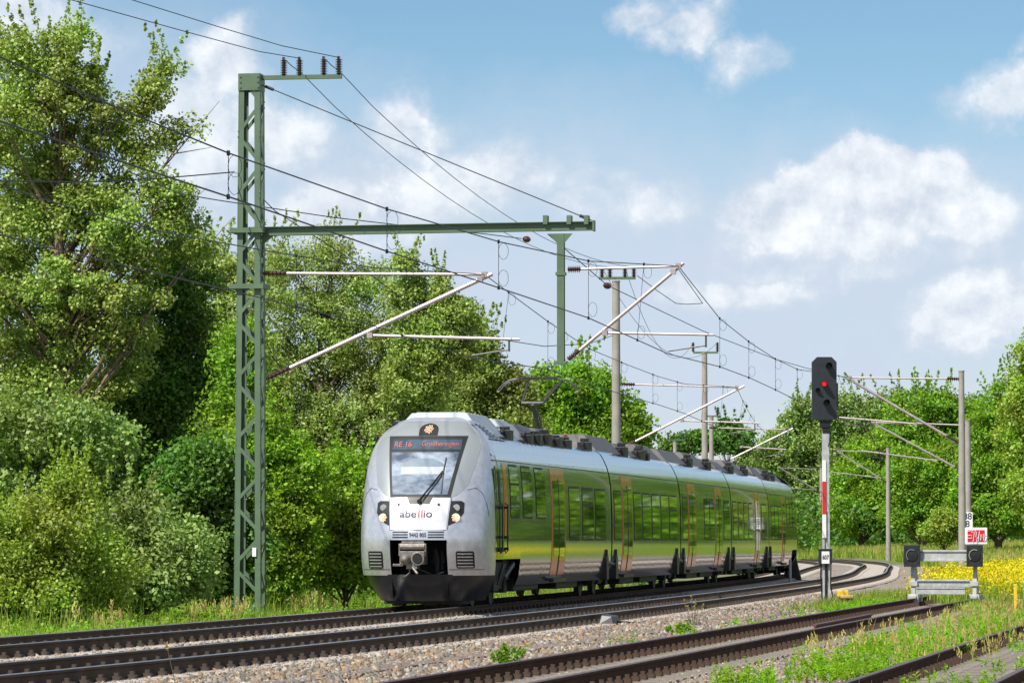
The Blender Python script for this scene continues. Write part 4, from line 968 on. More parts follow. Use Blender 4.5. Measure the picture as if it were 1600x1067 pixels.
s_ = MB(); p0 = on_plane(BR1, RZR1, 1501, 664); p1 = on_plane(BR1, RZR1, 1430, 661); s_.tube([(p0[0], 0, p0[1]), (p1[0], 0, p1[1])], .025, 6); s_.build('brace_tube', M['tubem'], mR1)
mR2, BR2, RZR2, HR2 = concrete_mast(1513, 217, 657, 'concrete mast carrying the white kilometre sign behind the thick mast', zb=-.4, r0=.18, r1=.14)
_, m2e, m2f = cantilever(mR2, BR2, RZR2, 0, (1509, 664), (1366, 660), (1508, 738), (1361, 659), (1461, 719), (1345, 704), .05)
mR3, BR3, RZR3, HR3 = concrete_mast(1388, 292, 700, 'slender concrete mast standing in the far grass right of the signal', zb=0, r0=.17, r1=.13)
_, m2g, m2h = cantilever(mR3, BR3, RZR3, 0, (1386, 707), (1311, 704), (1385, 753), (1307, 704), (1370, 746), (1297, 737), .05)
mR4, BR4, RZR4, HR4 = concrete_mast(1283.5, 365, 731, 'farthest concrete mast, partly hidden behind the signal post', zb=.3, r0=.17, r1=.14)
_, m2i, m2j = cantilever(mR4, BR4, RZR4, 0, (1282, 733), (1223, 731), (1282, 770), (1219, 731), (1270, 765), (1214, 760), .05)
# kilometre sign on the second right mast
km = empty('kilometre_sign', Vector(BR2) + Vector((0, -.22, 0)), 0, 'white sign with black digits on the second right concrete mast', 'sign')
kz = at(1511, 812.5, 217).z - BR2.z; m = MB(); m.box(-.26, .26, -.03, 0, kz - .42, kz + .42); kp = m.build('sign_plate', M['white'], km)
for t_, zz in (('88', .19), ('8', -.2)): text(t_, .46, M['ink'], kp, (lambda zz_: lambda x, y, z: Vector((x, -.036 - z, kz + zz_ + y)))(zz), name='sign_digits', bold=.006)
km.location = (at(1511, 812, 217).x, BR2.y - .2, BR2.z)

def wire_pts(ps, sag=0, n=10):
    out_ = []
    for (a, b) in zip(ps[:-1], ps[1:]):
        a = Vector(a); b = Vector(b)
        for k in range(n): t = k / n; p = a.lerp(b, t); p.z -= 4 * sag * t * (1 - t); out_.append(p)
    out_.append(Vector(ps[-1])); return out_
def W(base, rz, q): return Vector(base) + Matrix.Rotation(rz, 3, 'Z') @ Vector(q)
def catenary(label, mess, cont, drops, r=.0105, extra=None):
    """mess / cont: list of world points; droppers between them where given as (pixel x) positions"""
    root = empty('overhead_line', mess[0], 0, label, 'overhead line', 'overhead lines over the tracks'); o0 = Vector(mess[0])
    def mk(ps, name, rr): m = MB(); m.tube([p - o0 for p in ps], rr, 5); return m.build(name, M['wire'], root)
    mk(mess, 'messenger_wire', r); mk(cont, 'contact_wire', r * 1.1)
    def inter(ps, Y):
        for a, b in zip(ps[:-1], ps[1:]):
            if min(a.y, b.y) <= Y <= max(a.y, b.y): return a.lerp(b, (Y - a.y) / (b.y - a.y + 1e-9))
    for Y in drops:
        a, b = inter(mess, Y), inter(cont, Y)
        if a is None or b is None: continue
        m = MB(); m.tube([a - o0, b - o0], r * .45, 4)
        for e, sg_ in ((a, -1), (b, 1)):
            e0 = e - o0 + Vector((.08, 0, sg_ * .16)); m.tube([e0 + Vector((-.085 * math.cos(q * .7), 0, .14 * math.sin(q * .7))) for q in range(10)], r * .35, 4)
            m.box(e.x - o0.x - .02, e.x - o0.x + .02, e.y - o0.y - .03, e.y - o0.y + .03, e.z - o0.z - .03, e.z - o0.z + .03)
        m.build('dropper', M['wire'], root)
    return root
M1A, M1B = W(B1, RZ1, m1a), W(B1, RZ1, m1b); M1C, M1D = W(B2, RZ2, m1c), W(B2, RZ2, m1d); M1E, M1F = W(B3, RZ3, m1e), W(B3, RZ3, m1f)
M2A, M2B = W(B1, RZ1, m2a), W(B1, RZ1, m2b); M2C, M2D = W(BR1, RZR1, m2c), W(BR1, RZR1, m2d); M2E, M2F = W(BR2, RZR2, m2e), W(BR2, RZR2, m2f); M2G, M2H = W(BR3, RZR3, m2g), W(BR3, RZR3, m2h); M2I, M2J = W(BR4, RZR4, m2i), W(BR4, RZR4, m2j)
def pairs(lst):
    me_, co_ = [], []
    for px, pm, pc in lst:
        Yc = 5.62; Y = (Yc - CAM_H) * F_PX / (841.9 - pc); c = at(px, pc, Y); m_ = at(px, pm, Y); me_.append(Vector((c.x, c.y, m_.z))); co_.append(c)
    return me_, co_
pm, pc = pairs([(-300, 190, 300), (0, 289, 367), (105, 323, 394), (250, 362, 428), (410, 391, 466), (579, 418, 508)])
qm, qc = pairs([(857, 503, 577), (921, 545, 600), (978, 569, 618), (1028, 588, 632), (1070, 600, 646)])
mess1 = pm + [M1A] + qm + [M1C] + wire_pts([M1C, M1E], .9, 12)[1:] + wire_pts([M1E, tp(320, O1, 7.4)[0]], .9, 8)[1:]
cont1 = pc + [M1B] + qc + [M1D] + wire_pts([M1D, M1F], 0, 6)[1:] + [tp(320, O1, 5.6)[0]]
pm, pc = pairs([(-250, -10, 80), (0, 90, 190), (180, 168, 250), (358, 240, 308), (605, 327, 393), (780, 378, 450), (920, 408, 497)])
qm, qc = pairs([(1125, 498, 573), (1173, 536, 591), (1212, 561, 609), (1246, 577, 626)])
mess2 = pm + [M2A] + qm + [M2C] + wire_pts([M2C, M2E], .8, 6)[1:] + [M2G, M2I]
cont2 = pc + [M2B] + qc + [M2D] + wire_pts([M2D, M2F], 0, 3)[1:] + [M2H, M2J]
catenary('overhead wires above the train, carried by the lattice mast arm', mess1, cont1, [66, 76, 86, 98, 104, 107, 114, 122, 130, 138, 146, 152, 163, 172, 181, 190, 200, 210, 219])
catenary('overhead wires above the empty middle track, held by the drop post', mess2, cont2, [46, 51.6, 61.4, 70.3, 79.9, 88, 102.5, 109.4, 118.3, 127.6, 141, 150, 165, 180, 195, 208, 225, 250, 275])
# feeder wires on the mast tops
def feeder(label, ps, r=.010, extra=None):
    o0 = Vector(ps[0]); root = MB(); root.tube([p - o0 for p in ps], r, 5)
    o = root.build('feeder_wire', M['wire']); o.location = o0; tag(o, label, 'wire', 'feeder and rope wires'); 
    return o
z_i = Vector((0, 0, -.3))
fa = [at(-150, -75, 66), at(110, 0, 78), at(290, 50, 86.5), at(405, 81, 92.3), fpts[1]]
feeder('feeder wire from the top left edge to the inner insulators of the green mast', fa)
fb = [at(-60, -78, 66), at(205, 0, 79.5), at(340, 42, 87), at(440, 72, 91.5), fpts[3]]
feeder('feeder wire from the top edge to the outermost insulators of the green mast', fb)
for k, (i, j, nm) in enumerate(((0, 1, 'inner'), (2, 3, 'outer'))):
    ps = [fpts[i], fpts[i].lerp(fpts[j], .5) + Vector((0, .3, -.15)), fpts[j] + z_i * .9 + Vector((0, .35, 0))] + wire_pts([fpts[j] + z_i * 1.1 + Vector((0, .4, 0)), f2[1 + 2 * k]], .95, 14)[1:]
    feeder('sagging feeder wire from the %s insulators of the green mast to the first concrete mast' % nm, ps)
    feeder('sagging feeder wire from the %s insulators of the first concrete mast to the second' % nm, wire_pts([f2[2 * k], f3[1 - k]], 1.9, 16))
feeder('slack earth rope clamped to the left side of the green lattice mast', [at(-200, 285, 75), at(0, 283, 80), at(130, 285, 86), at(250, 279, 91), at(366, 269, 95.4)], .014)
feeder('long thin wire passing behind the green mast towards the drop post', [at(200, 268, 80), at(281, 303, 86), at(340, 313, 90), at(400, 322, 96), at(521, 340, 99), at(660, 356, 104), at(760, 366, 108), at(815, 373, 111)], .012)
feeder('steep wire crossing behind the beam down to the train roof line', [at(405, 305, 96.5), at(430, 330, 98), at(540, 400, 103), at(640, 475, 108), at(700, 510, 112), at(760, 527, 116), at(850, 541, 122), at(920, 537, 130), at(958, 524, 140)], .012)
fx = feeder('thin anchor wire with two round insulators running from the drop post to the signal', [at(856, 366, 97), at(905, 408, 102), at(949, 446, 110), at(1098, 517, 128), at(1211, 561, 140), at(1267, 577, 150), at(1322, 590, 157)], .012)
mb = MB()
for q, yy in (((949, 446.5), 110), ((823, 374), 111.5)):
    p = at(*q, yy) - fx.location; mb.lathe(p - Vector((.11, 0, -.02)), p + Vector((.11, 0, -.02)), [(0, .02), (.04, .07), (.11, .09), (.18, .07), (.22, .02)], 12)
mb.build('egg_insulators', M['porc'], fx)
feeder('stitch wire tying the support of the middle track to its next dropper', [M2A + Vector((0, .1, -.05)), at(1098, 474, 102), at(1073, 475.5, 103), at(1056, 474, 104), at(1028, 455, 101), at(996, 431, 98)], .009)

# ---------------------------------------------------------------- signal
SB = at(1290, 842, 110); SB.z = -.28
sig = empty('railway_signal', SB, 0, 'main signal with red light on a red and white post between the tracks', 'signal')
def sz(py): return at(1290, py, 110).z - SB.z
PXM = 110 / F_PX * 1.0
m = MB(); h0, h1, h2, h3, h4 = sz(940), sz(880), sz(803), sz(752), sz(719)
m.box(-.085, -.03, -.06, .06, 0, sz(665)); m.box(.05, .105, -.06, .06, 0, sz(800)); m.box(-.03, .05, -.012, .012, 0, sz(800)); m.box(-.03, .095, -.06, .06, sz(800), sz(665))
m.build('post', M['galv'], sig)
for (za, zb2, mm) in ((sz(803), sz(752) - .003, 'white'), (sz(803), sz(802), 'white'), (sz(752), sz(719), 'white')): pass
m = MB(); m.box(-.09, .012, -.085, -.064, sz(840), sz(719)); bd = m.build('mast_board', M['white'], sig)
m = MB(); m.box(-.088, .01, -.090, -.0855, sz(803), sz(752)); m.build('red_stripe', M['redpaint'], bd)
W2 = 19.3 * PXM; zt, zb2 = sz(558), sz(656); ch = .13
m = MB(); pts = [(-W2, zb2), (W2, zb2), (W2, zt - ch), (W2 - ch, zt), (-W2 + ch, zt), (-W2, zt - ch)]
pts = [(x - .03, z) for x, z in pts]
vs = [(x, -.16, z) for x, z in pts] + [(x, .0, z) for x, z in pts]; nn = 6
m.poly(vs, [tuple(range(6)), tuple(range(6, 12))[::-1]] + [(k, nn + k, nn + (k + 1) % nn, (k + 1) % nn) for k in range(nn)])
hb_ = m.build('signal_board', M['sigblk'], sig, bevel=.01)
m = MB(); m.box(-.14, .14, -.1, .08, zb2 - .2, zb2 - .01); m.box(-.19, .19, -.12, .1, zb2 - .05, zb2 - .005); m.box(-.08, .12, -.08, .06, zb2 - .34, zb2 - .2); m.build('board_bracket', M['black'], sig, bevel=.01)
def sx_(px): return (px - 1290) * PXM
def hood(px, py, r, ln, col_, tilt=0, lens=True):
    x, z = sx_(px), sz(py); m = MB(); n = 14; vs = []; fs = []
    for k in range(n + 1):
        a = math.pi * (-.12 + 1.24 * k / n); l_ = ln * (.55 + .45 * math.sin(max(0, min(math.pi, a))))
        for (rr, yy) in ((r, -.16), (r, -.16 - l_)): vs.append((x + rr * math.cos(a), yy, z + rr * math.sin(a)))
        for (rr, yy) in ((r * .93, -.16), (r * .93, -.16 - l_)): vs.append((x + rr * math.cos(a), yy, z + rr * math.sin(a)))
    for k in range(n):
        b = k * 4; c = b + 4; fs += [(b, b + 1, c + 1, c), (b + 2, c + 2, c + 3, b + 3), (b + 1, b + 3, c + 3, c + 1)]
    m.poly(vs, fs); o = m.build('light_hood', M['sigblk'], hb_)
    l = MB(); l.lathe((x, -.158, z), (x, -.2, z), [(0, r * .8), (.02, r * .8), (.03, r * .6), (.034, 0.001)], 20); l.build('signal_lens', M[col_], o)
hood(1295, 572, .085, .30, 'black'); hood(1288, 600, .075, .30, 'sigred'); hood(1277.5, 610, .06, .16, 'black'); hood(1291, 629.5, .085, .32, 'black')
m = MB()
for px, py in ((1271, 573), (1271, 600), (1271, 625), (1306, 568), (1306, 607), (1280, 567), (1285, 611)): m.lathe((sx_(px), -.16, sz(py)), (sx_(px), -.175, sz(py)), [(0, .012), (.01, .012)], 8)
m.build('board_screws', M['steel'], hb_)
m = MB(); m.box(W2 - .02, W2 + .02, .03, .08, sz(636), sz(598)); m.build('cable_rod', M['steel'], hb_)
m = MB(); m.box(-.185, .155, -.16, .1, sz(881), sz(858)); m.box(-.195, .165, -.175, .11, sz(859), sz(857)); bx_ = m.build('relay_box', M['sigblk'], sig, bevel=.012)
m = MB(); m.box(-.115, .085, -.172, -.162, sz(880), sz(861)); np_ = m.build('number_plate', M['white'], bx_)
text('607', .15, M['ink'], np_, lambda x, y, z: Vector((-.015 + x, -.176 - z, sz(870.5) + y)), name='plate_digits', sx=.75, bold=.004)
m = MB(); m.tube([(-.12, -.05, sz(881)), (-.13, -.05, sz(900)), (-.08, -.04, 0)], .025, 6); m.tube([(.0, -.09, sz(881)), (.02, -.08, sz(905)), (-.02, -.06, .0)], .025, 6); m.tube([(.13, -.07, sz(881)), (.12, -.08, sz(915)), (.22, -.05, .05)], .018, 6); m.tube([(.08, -.09, sz(672)), (.13, -.12, sz(682)), (.07, -.09, sz(698))], .014, 6); m.build('signal_cables', M['seal'], sig)
m = MB(); m.box(-.2, .2, -.2, .2, -.2, .03); m.build('post_foot', M['concm'], sig)
# track side cable boxes
def sbox(px, py, Y, label):
    p = at(px, py, Y); p.z = -.26; return p
p = at(1317, 842, 108); p.z = -.26
e = empty('cable_box', p, .1, 'yellow cable box low on the ballast right beside the signal post', 'cable box')
m = MB(); m.box(-.15, .13, -.1, .1, at(1317, 932, 108).z + .26, at(1317, 923, 108).z + .26 + .02); m.build('box_lid', M['yellow'], e, bevel=.02)
m = MB(); m.box(-.12, .1, -.07, .07, 0, at(1317, 932, 108).z + .25); m.build('box_stand', M['black'], e)
p = at(1324, 842, 102); p.z = -.26
e = empty('track_cabinet', p, .1, 'small black connection box with orange top in front of the yellow cable box', 'cable box')
m = MB(); m.box(-.17, .13, -.1, .1, .3, .38); m.build('box_lid', mat('faded_orange_lid', (.62, .38, .16), .6, var=.2), e, bevel=.02)
m = MB(); m.box(-.14, .1, -.08, .08, .12, .3); m.box(-.1, -.06, -.05, .05, 0, .12); m.box(.04, .08, -.05, .05, 0, .12); m.tube([(-.14, 0, .2), (-.4, -.1, .05), (-.55, 0, .02)], .02, 6); m.build('box_body', M['black'], e, bevel=.01)
# track magnet
p, th = tp(54, -.35); p.z = -.2
e = empty('track_magnet', p, -th, 'black track magnet lying beside the near rail of the middle track', 'track magnet')
m = MB(); m.poly([(-.16, -.45, 0), (.16, -.45, 0), (.16, .45, 0), (-.16, .45, 0), (-.11, -.35, .2), (.11, -.4, .17), (.11, .4, .17), (-.11, .35, .2)], [(0, 3, 2, 1), (4, 5, 6, 7), (0, 1, 5, 4), (1, 2, 6, 5), (2, 3, 7, 6), (3, 0, 4, 7)]); m.build('magnet_housing', M['black'], e, bevel=.02)
m = MB(); m.tube([(.1, 0, .06), (.6, .8, .0), (1.2, 3.0, .02), (2.2, 6.5, -.02), (3.2, 11, 0.0)], .022, 6); m.build('magnet_cable', M['seal'], e)
# black wedge and white post at the rear of the train
p = at(1237, 842, 178); p.z = -.3
e = empty('track_wedge', p, -.15, 'black triangular trackside cover at the far end of the train', 'trackside cover')
zz = at(1236, 858, 172).z + .3
m = MB(); m.poly([(-.36, -.15, 0), (.42, -.15, 0), (.1, -.1, zz), (-.15, -.1, zz), (-.36, .2, 0), (.42, .2, 0), (.1, .1, zz), (-.15, .1, zz)], [(0, 3, 2, 1), (4, 5, 6, 7), (0, 1, 5, 4), (1, 2, 6, 5), (2, 3, 7, 6), (3, 0, 4, 7)]); m.build('cover', M['black'], e, bevel=.02)
p = at(1234.5, 842, 168); p.z = -.3
e = MB(); e.lathe((0, 0, 0), (0, 0, 1), [(0, .06), (at(1236, 874, 168).z + .3, .055), (at(1236, 873, 168).z + .3, .03)], 10); o = e.build('marker_post', M['galv'], None); o.location = p; tag(o, 'short grey marker post in front of the black triangular cover', 'post')

# ---------------------------------------------------------------- buffer stop
pe, _ = sp(63, -.7525); pf, _ = sp(63, .7525)
bs = empty('buffer_stop', sp(63, 0)[0], -SID, 'grey steel buffer stop with two black square plates ending the siding', 'buffer stop')
m = MB()
for s in (-1, 1):
    x = s * .7525
    m.bar((x, .0, .0), (x + s * .02, .1, .95), .10, .08); m.bar((x - s * .02, 1.25, .02), (x, .12, .98), .09, .07); m.bar((x, -.25, .03), (x, 1.45, .03), .16, .07)
    m.box(x - .13, x + .13, -.15, .12, -.14, .1); m.box(x - .11, x + .11, 1.1, 1.4, -.12, .08); m.box(x - .10, x + .1, -.05, .1, .3, .42)
m.build('frame', M['galv'], bs, bevel=.008)
m = MB(); m.box(-.66, .66, -.03, .0, .96, 1.14); m.box(-.66, .66, -.06, .1, 1.14, 1.19); m.box(-.66, .66, -.06, .1, .91, .96); m.build('cross_beam', M['galv'], bs, bevel=.006)
m = MB(); m.box(-.66, .66, .02, .05, .28, .42); m.box(-.66, .62, -.02, .1, .42, .46); m.box(-.66, .55, -.32, -.29, .10, .24); m.box(-.66, .55, -.34, -.24, .24, .27); m.build('tie_beam', M['galv'], bs, bevel=.006)
for s in (-1, 1):
    x = s * (.7525 + .02) + (-.0); m = MB(); m.box(x - .2, x + .2, -.2, -.1, .78, 1.32); o = m.build('buffer_plate', M['buffpad'], bs, bevel=.01)
    t = MB(); t.lathe((x, -.2, 1.06), (x, -.23, 1.06), [(0, .15), (.02, .145), (.03, .0)], 24)
    for a, b in ((-.15, .9), (.15, .9), (-.15, 1.22), (.15, 1.22)): t.lathe((x + a, -.2, b), (x + a, -.22, b), [(0, .02), (.015, .02)], 8)
    t.build('buffer_pad', M['black'], o)
    k = MB(); pth = [(x + .13 * math.cos(q) , -.236, 1.06 + .14 * math.sin(q)) for q in [R_(d_) for d_ in range(60, 230, 12)]]; k.tube(pth, .01, 5); k.build('scratch_marks', mat('chalky_scratch', (.3, .34, .2) if s > 0 else (.16, .2, .22), .8), o)
# red stop sign with graffiti
rs = empty('stop_sign', sp(63, .80)[0] + Vector((0, .02, 0)), -.05, 'red board in white frame scrawled with graffiti above the right buffer plate', 'sign')
hx = .275; z0, z1 = at(1530, 850, 105).z, at(1530, 824, 105).z
m = MB(); m.box(-hx, hx, -.03, .0, z0, z1); sp1 = m.build('sign_frame', M['white'], rs, bevel=.008)
m = MB(); m.box(-hx + .065, hx - .065, -.036, -.0305, z0 + .06, z1 - .06); m.build('red_panel', mat('faded_red_panel', (.62, .012, .02), .5, var=.1), sp1)
m = MB(); m.box(-.06, .06, 0, .04, z0 - .25, z1 - .05); m.build('sign_bracket', M['galv'], rs)
g_ = MB(); zc = (z0 + z1) / 2; sc_ = .55
strokes = [[(-.40, .20), (-.22, .24), (-.20, .16)], [(-.38, .02), (-.20, .04), (-.21, -.10), (-.40, -.10)], [(-.16, .26), (-.09, .02), (-.02, .28)], [(-.09, .05), (-.14, -.28)], [(.02, .2), (-.01, -.04), (.05, -.12), (.12, -.02), (.15, .22)], [(.13, .1), (.10, -.22), (.04, -.32), (.01, -.14)], [(.20, -.20), (.22, .08), (.27, -.10), (.33, .10), (.34, -.2)], [(.46, .02), (.40, .06), (.38, -.02), (.46, -.1), (.44, -.2), (.36, -.24)]]
for st in strokes: g_.tube([(a * sc_, -.041, zc + b * sc_) for a, b in st], .008, 5)
g_.build('graffiti', mat('pale_blue_spray', (.62, .80, .84), .6), sp1)
# yellow post
p = at(1586, 842, 92); p.z = -.3; m = MB(); m.box(-.032, .032, -.032, .032, 0, at(1586, 913, 92).z + .3); m.box(-.036, .036, -.036, .036, at(1586, 916, 92).z + .3, at(1586, 912, 92).z + .3)
o = m.build('marker_post', M['yellow'], None, bevel=.006); o.location = p; tag(o, 'short yellow marker post in the weeds at the right edge', 'post')
# spare rail inside the siding
def spare(s): v, th = sp(s, .05 + (s - 30) * -.005); v.z = -.06; return v, th
o = rail_obj(lambda s: spare(s), 33.5, 44.5, [M['rustside'], M['rusttop']], None, 1.5, 'loose_rail'); tag(o, 'loose rusty length of rail lying between the siding rails', 'rail')
o.data.materials[0] = mat('bright_rust', (.16, .06, .035), .85, var=.5, vscale=3)
# cable trough
m = MB(); k = 0; s = 4.0
while s < 66:
    for (w0, h) in ((.22, .11),):
        a, th = sp(s, -3.0 + .0 * s + .010 * s); T = Matrix.Translation((a.x, a.y, -.27 + random.uniform(-.01, .01))) @ Matrix.Rotation(-th, 4, 'Z')
        vs = [Vector((x, y, z)) for z in (0, h) for y in (0, .985) for x in (-w0, w0)]; m.poly([T @ v for v in vs], [(0, 2, 3, 1), (4, 5, 7, 6), (0, 1, 5, 4), (2, 6, 7, 3), (0, 4, 6, 2), (1, 3, 7, 5)])
    s += 1.0
tag(m.build('cable_trough', M['duct'], None, bevel=.01), 'brown concrete cable trough running along the gravel between middle track and siding', 'cable trough')

# ---------------------------------------------------------------- vegetation
def leaves(centers, radii, per, size, droop=0, flat=.35):
    """clumps of diamond leaves: arrays -> (n*4,3)"""
    n = len(centers); cid = np.repeat(np.arange(n), per); m = len(cid)
    d = rng.normal(size=(m, 3)); d /= np.linalg.norm(d, axis=1)[:, None]; rr = rng.random(m) ** .45
    p = centers[cid] + d * rr[:, None] * radii[cid]
    if droop: p[:, 2] -= droop * rng.random(m) ** 2 * radii[cid][:, 0]
    nrm = rng.normal(size=(m, 3)) * .75 + d * .5 + np.array([0, 0, .55]); nrm /= np.linalg.norm(nrm, axis=1)[:, None]
    t = rng.normal(size=(m, 3)); t[:, 2] -= droop * 1.2; t -= nrm * (t * nrm).sum(1)[:, None]; t /= np.linalg.norm(t, axis=1)[:, None]; b = np.cross(nrm, t)
    s = size * rng.uniform(.65, 1.35, m)[:, None]; asp = flat
    return np.stack([p - t * s * .5, p + b * s * asp + t * s * .05, p + t * s * .5, p - b * s * asp + t * s * .05], 1).reshape(-1, 3)
def crown_clumps(lobes, n, shell_=.35, cr=(.4, .8)):
    vol = np.array([l[3] * l[4] * l[5] for l in lobes]) ** .8; k = rng.choice(len(lobes), n, p=vol / vol.sum()); Lb = np.array(lobes)[k]
    d = rng.normal(size=(n, 3)); d /= np.linalg.norm(d, axis=1)[:, None]; r = rng.random(n) ** shell_
    c = Lb[:, :3] + d * r[:, None] * Lb[:, 3:6]; R = rng.uniform(*cr, n)
    return c, np.stack([R, R, R * rng.uniform(.6, 1.0, n)], -1)
def limbs(mb, H_, base_r, targets, top_frac=.85, r_t=.02, n=5, lean=(0, 0)):
    mb.tube([(0, 0, -.3), (lean[0] * .3, lean[1] * .3, H_ * .3), (lean[0] * .7, lean[1] * .7, H_ * .6), (lean[0], lean[1], H_ * top_frac)], [base_r, base_r * .75, base_r * .45, base_r * .12], 9)
    for t in targets:
        t = Vector(t); hz = min(H_ * top_frac * .9, max(.08 * H_, t.z - (Vector((t.x, t.y, 0)).length * random.uniform(.7, 1.5)) - .3)); f = hz / H_
        a = Vector((lean[0] * f, lean[1] * f, hz)); L_ = (t - a).length; md = a.lerp(t, .5) + Vector((random.uniform(-.1, .1) * L_, random.uniform(-.1, .1) * L_, random.uniform(-.02, .12) * L_))
        r0 = max(.025, base_r * .38 * (1 - f * .75)); mb.tube([a, md, t], [r0, r0 * .55, r_t * .5], n, cap=False)
        for q in range(2):
            e_ = t + Vector((random.gauss(0, .12) * L_, random.gauss(0, .12) * L_, random.gauss(.05, .1) * L_)); mb.tube([md.lerp(t, .3 + .3 * q), e_], [r0 * .3, r_t * .3], 4, cap=False)
def tree(name, loc, lobes, leafm, nclump, per, size, H_, base_r, label, cat='tree', group='trees and shrubs along the line', cr=(.4, .8), bark='bark', droop=0, shell_=.35, flat=.35, lean=(0, 0), nlimb=30, shoots=0, gaps=None, hide=False):
    root = empty(name, loc, 0, label, cat, group)
    c, R = crown_clumps(lobes, nclump, shell_, cr)
    if shoots:
        zs_ = c[:, 2] - np.abs(c[:, 0]) * .2; idx = np.argsort(-zs_)[:shoots * 2]; idx = rng.choice(idx, shoots)
        ex = []; exr = []
        for i in idx:
            dr = np.array([rng.normal(0, .35), rng.normal(0, .35), 1.0]); u_ = cr[1] / .75
            for q in range(5): ex.append(c[i] + dr * (.1 + .24 * (q + 1)) * u_); exr.append([(.22 - .045 * q) * u_] * 2 + [.2 * u_])
        ex = np.array(ex); exr = np.array(exr)
    keepz = c[:, 2] > .15; c, R = c[keepz], R[keepz]
    V_ = leaves(c, R, per, size, droop, flat)
    if shoots: V_ = np.vstack([V_, leaves(ex, exr * .8, max(5, per // 11), size, droop, flat)])
    np_mesh('crown', V_, 4, leafm, root)
    mb = MB(); tg = c[rng.choice(len(c), min(nlimb, len(c)), replace=False)]; limbs(mb, H_, base_r, tg, lean=lean); mb.build('trunk', M[bark], root, smooth=60)
    return root
def near(px, Y, z=-.5): p = at(px, 842, Y); p.z = z; return p
S = lambda px, Y: px * Y / F_PX     # pixels -> metres at depth Y
# (1) big pale-leaved tree at the left edge
Y = 114
def lob(Y, pxc, lst, yrad=1.0):
    """lobes given as (px, py, rpx, rpy) -> metres around the tree foot at pixel pxc, depth Y"""
    o = near(pxc, Y); r = []
    for (px, py, rx, ry) in lst:
        p = at(px, py, Y); rxm, rym = S(rx, Y), S(ry, Y); r.append((p.x - o.x, rng.uniform(-.3, .3) * rxm * yrad, p.z - o.z, rxm, max(rxm * .9, .8) * yrad, rym))
    return r
tree('poplar_tree', near(90, 114), lob(114, 90, [(110, 110, 62, 80), (60, 190, 95, 90), (205, 240, 70, 70), (170, 180, 60, 60), (255, 105, 22, 25), (235, 140, 28, 40), (275, 195, 40, 22), (60, 330, 110, 90), (200, 340, 90, 80), (20, 450, 100, 110), (160, 470, 100, 100), (270, 330, 38, 45), (300, 380, 40, 22), (110, 560, 130, 90), (115, 40, 26, 30), (25, 100, 40, 55)]),
     LM['poplar'], 470, 230, .10, 15.3, .30, 'tallest tree at the left edge, loose glossy pale green crown', cr=(.28, .70), bark='barkl', shoots=30, nlimb=110, shell_=.45, flat=.38)
tree('poplar_tree', near(-60, 121), lob(121, -60, [(-60, 120, 120, 90), (-40, 280, 130, 120), (-60, 450, 150, 150), (-50, 620, 150, 120), (60, 640, 90, 90)]), LM['poplar'], 300, 180, .115, 14, .3, 'pale green tree cut off by the left edge of the picture', cr=(.4, .8), bark='barkl', nlimb=30)
tree('broadleaf_tree', near(255, 118), lob(118, 255, [(250, 480, 85, 75), (290, 560, 75, 80), (210, 610, 110, 90), (285, 420, 55, 50), (300, 660, 70, 90), (200, 720, 120, 80)]), LM['dark'], 420, 180, .105, 8, .2, 'dark green broadleaf tree filling the space left of the lattice mast', cr=(.35, .75), nlimb=50, shoots=8)
tree('broadleaf_tree', near(60, 108), lob(108, 60, [(60, 680, 110, 60), (130, 700, 80, 60), (20, 760, 80, 60)]), LM['greywillow'], 160, 120, .13, 5, .15, 'grey-green small tree low behind the left bushes', cr=(.35, .7), nlimb=30)
# shrubs in front, left
tree('hawthorn_bush', near(90, 83), lob(83, 90, [(90, 820, 80, 55), (60, 890, 90, 80), (150, 890, 70, 60), (0, 870, 80, 100), (110, 770, 40, 30), (20, 930, 110, 40)]), LM['hawthorn'], 360, 130, .08, 3.2, .07, 'large light green bush at the lower left in front of the dark shrubs', 'bush', cr=(.25, .5), nlimb=60, shoots=18)
tree('elder_bush', near(215, 88), lob(88, 215, [(210, 840, 60, 70), (250, 900, 70, 45), (190, 920, 70, 35), (290, 870, 50, 70)]), LM['greywillow'], 220, 110, .10, 3, .06, 'grey-green bush right of the light green one, reaching the grass', 'bush', cr=(.25, .5), nlimb=40, shoots=6)
tree('elder_bush', near(325, 98), lob(98, 325, [(330, 760, 60, 90), (330, 870, 70, 60), (290, 780, 60, 80), (380, 850, 40, 70)]), LM['dark'], 260, 120, .11, 4, .08, 'dark bush standing directly behind the foot of the lattice mast', 'bush', cr=(.3, .6), nlimb=40)
tree('hazel_bush', near(440, 102), lob(102, 440, [(430, 720, 50, 60), (400, 690, 40, 50), (455, 800, 60, 80), (430, 880, 60, 50), (470, 740, 40, 50)]), LM['bright'], 300, 115, .10, 4.2, .08, 'bright yellow-green bush just right of the lattice mast', 'bush', cr=(.25, .5), nlimb=40, shoots=10)
tree('hazel_bush', near(540, 104), lob(104, 540, [(530, 790, 55, 80), (560, 860, 50, 60), (510, 870, 50, 50), (580, 770, 40, 60)]), LM['bright'], 260, 110, .10, 4, .08, 'bright bush left of the train front', 'bush', cr=(.25, .5), nlimb=40, shoots=8)
tree('hazel_bush', near(375, 112), lob(112, 375, [(375, 560, 35, 60), (370, 640, 45, 60), (350, 700, 50, 60)]), LM['maple'], 160, 100, .11, 6.5, .1, 'bright green young tree behind the mast between the two tall trees', 'tree', cr=(.3, .6), nlimb=30)
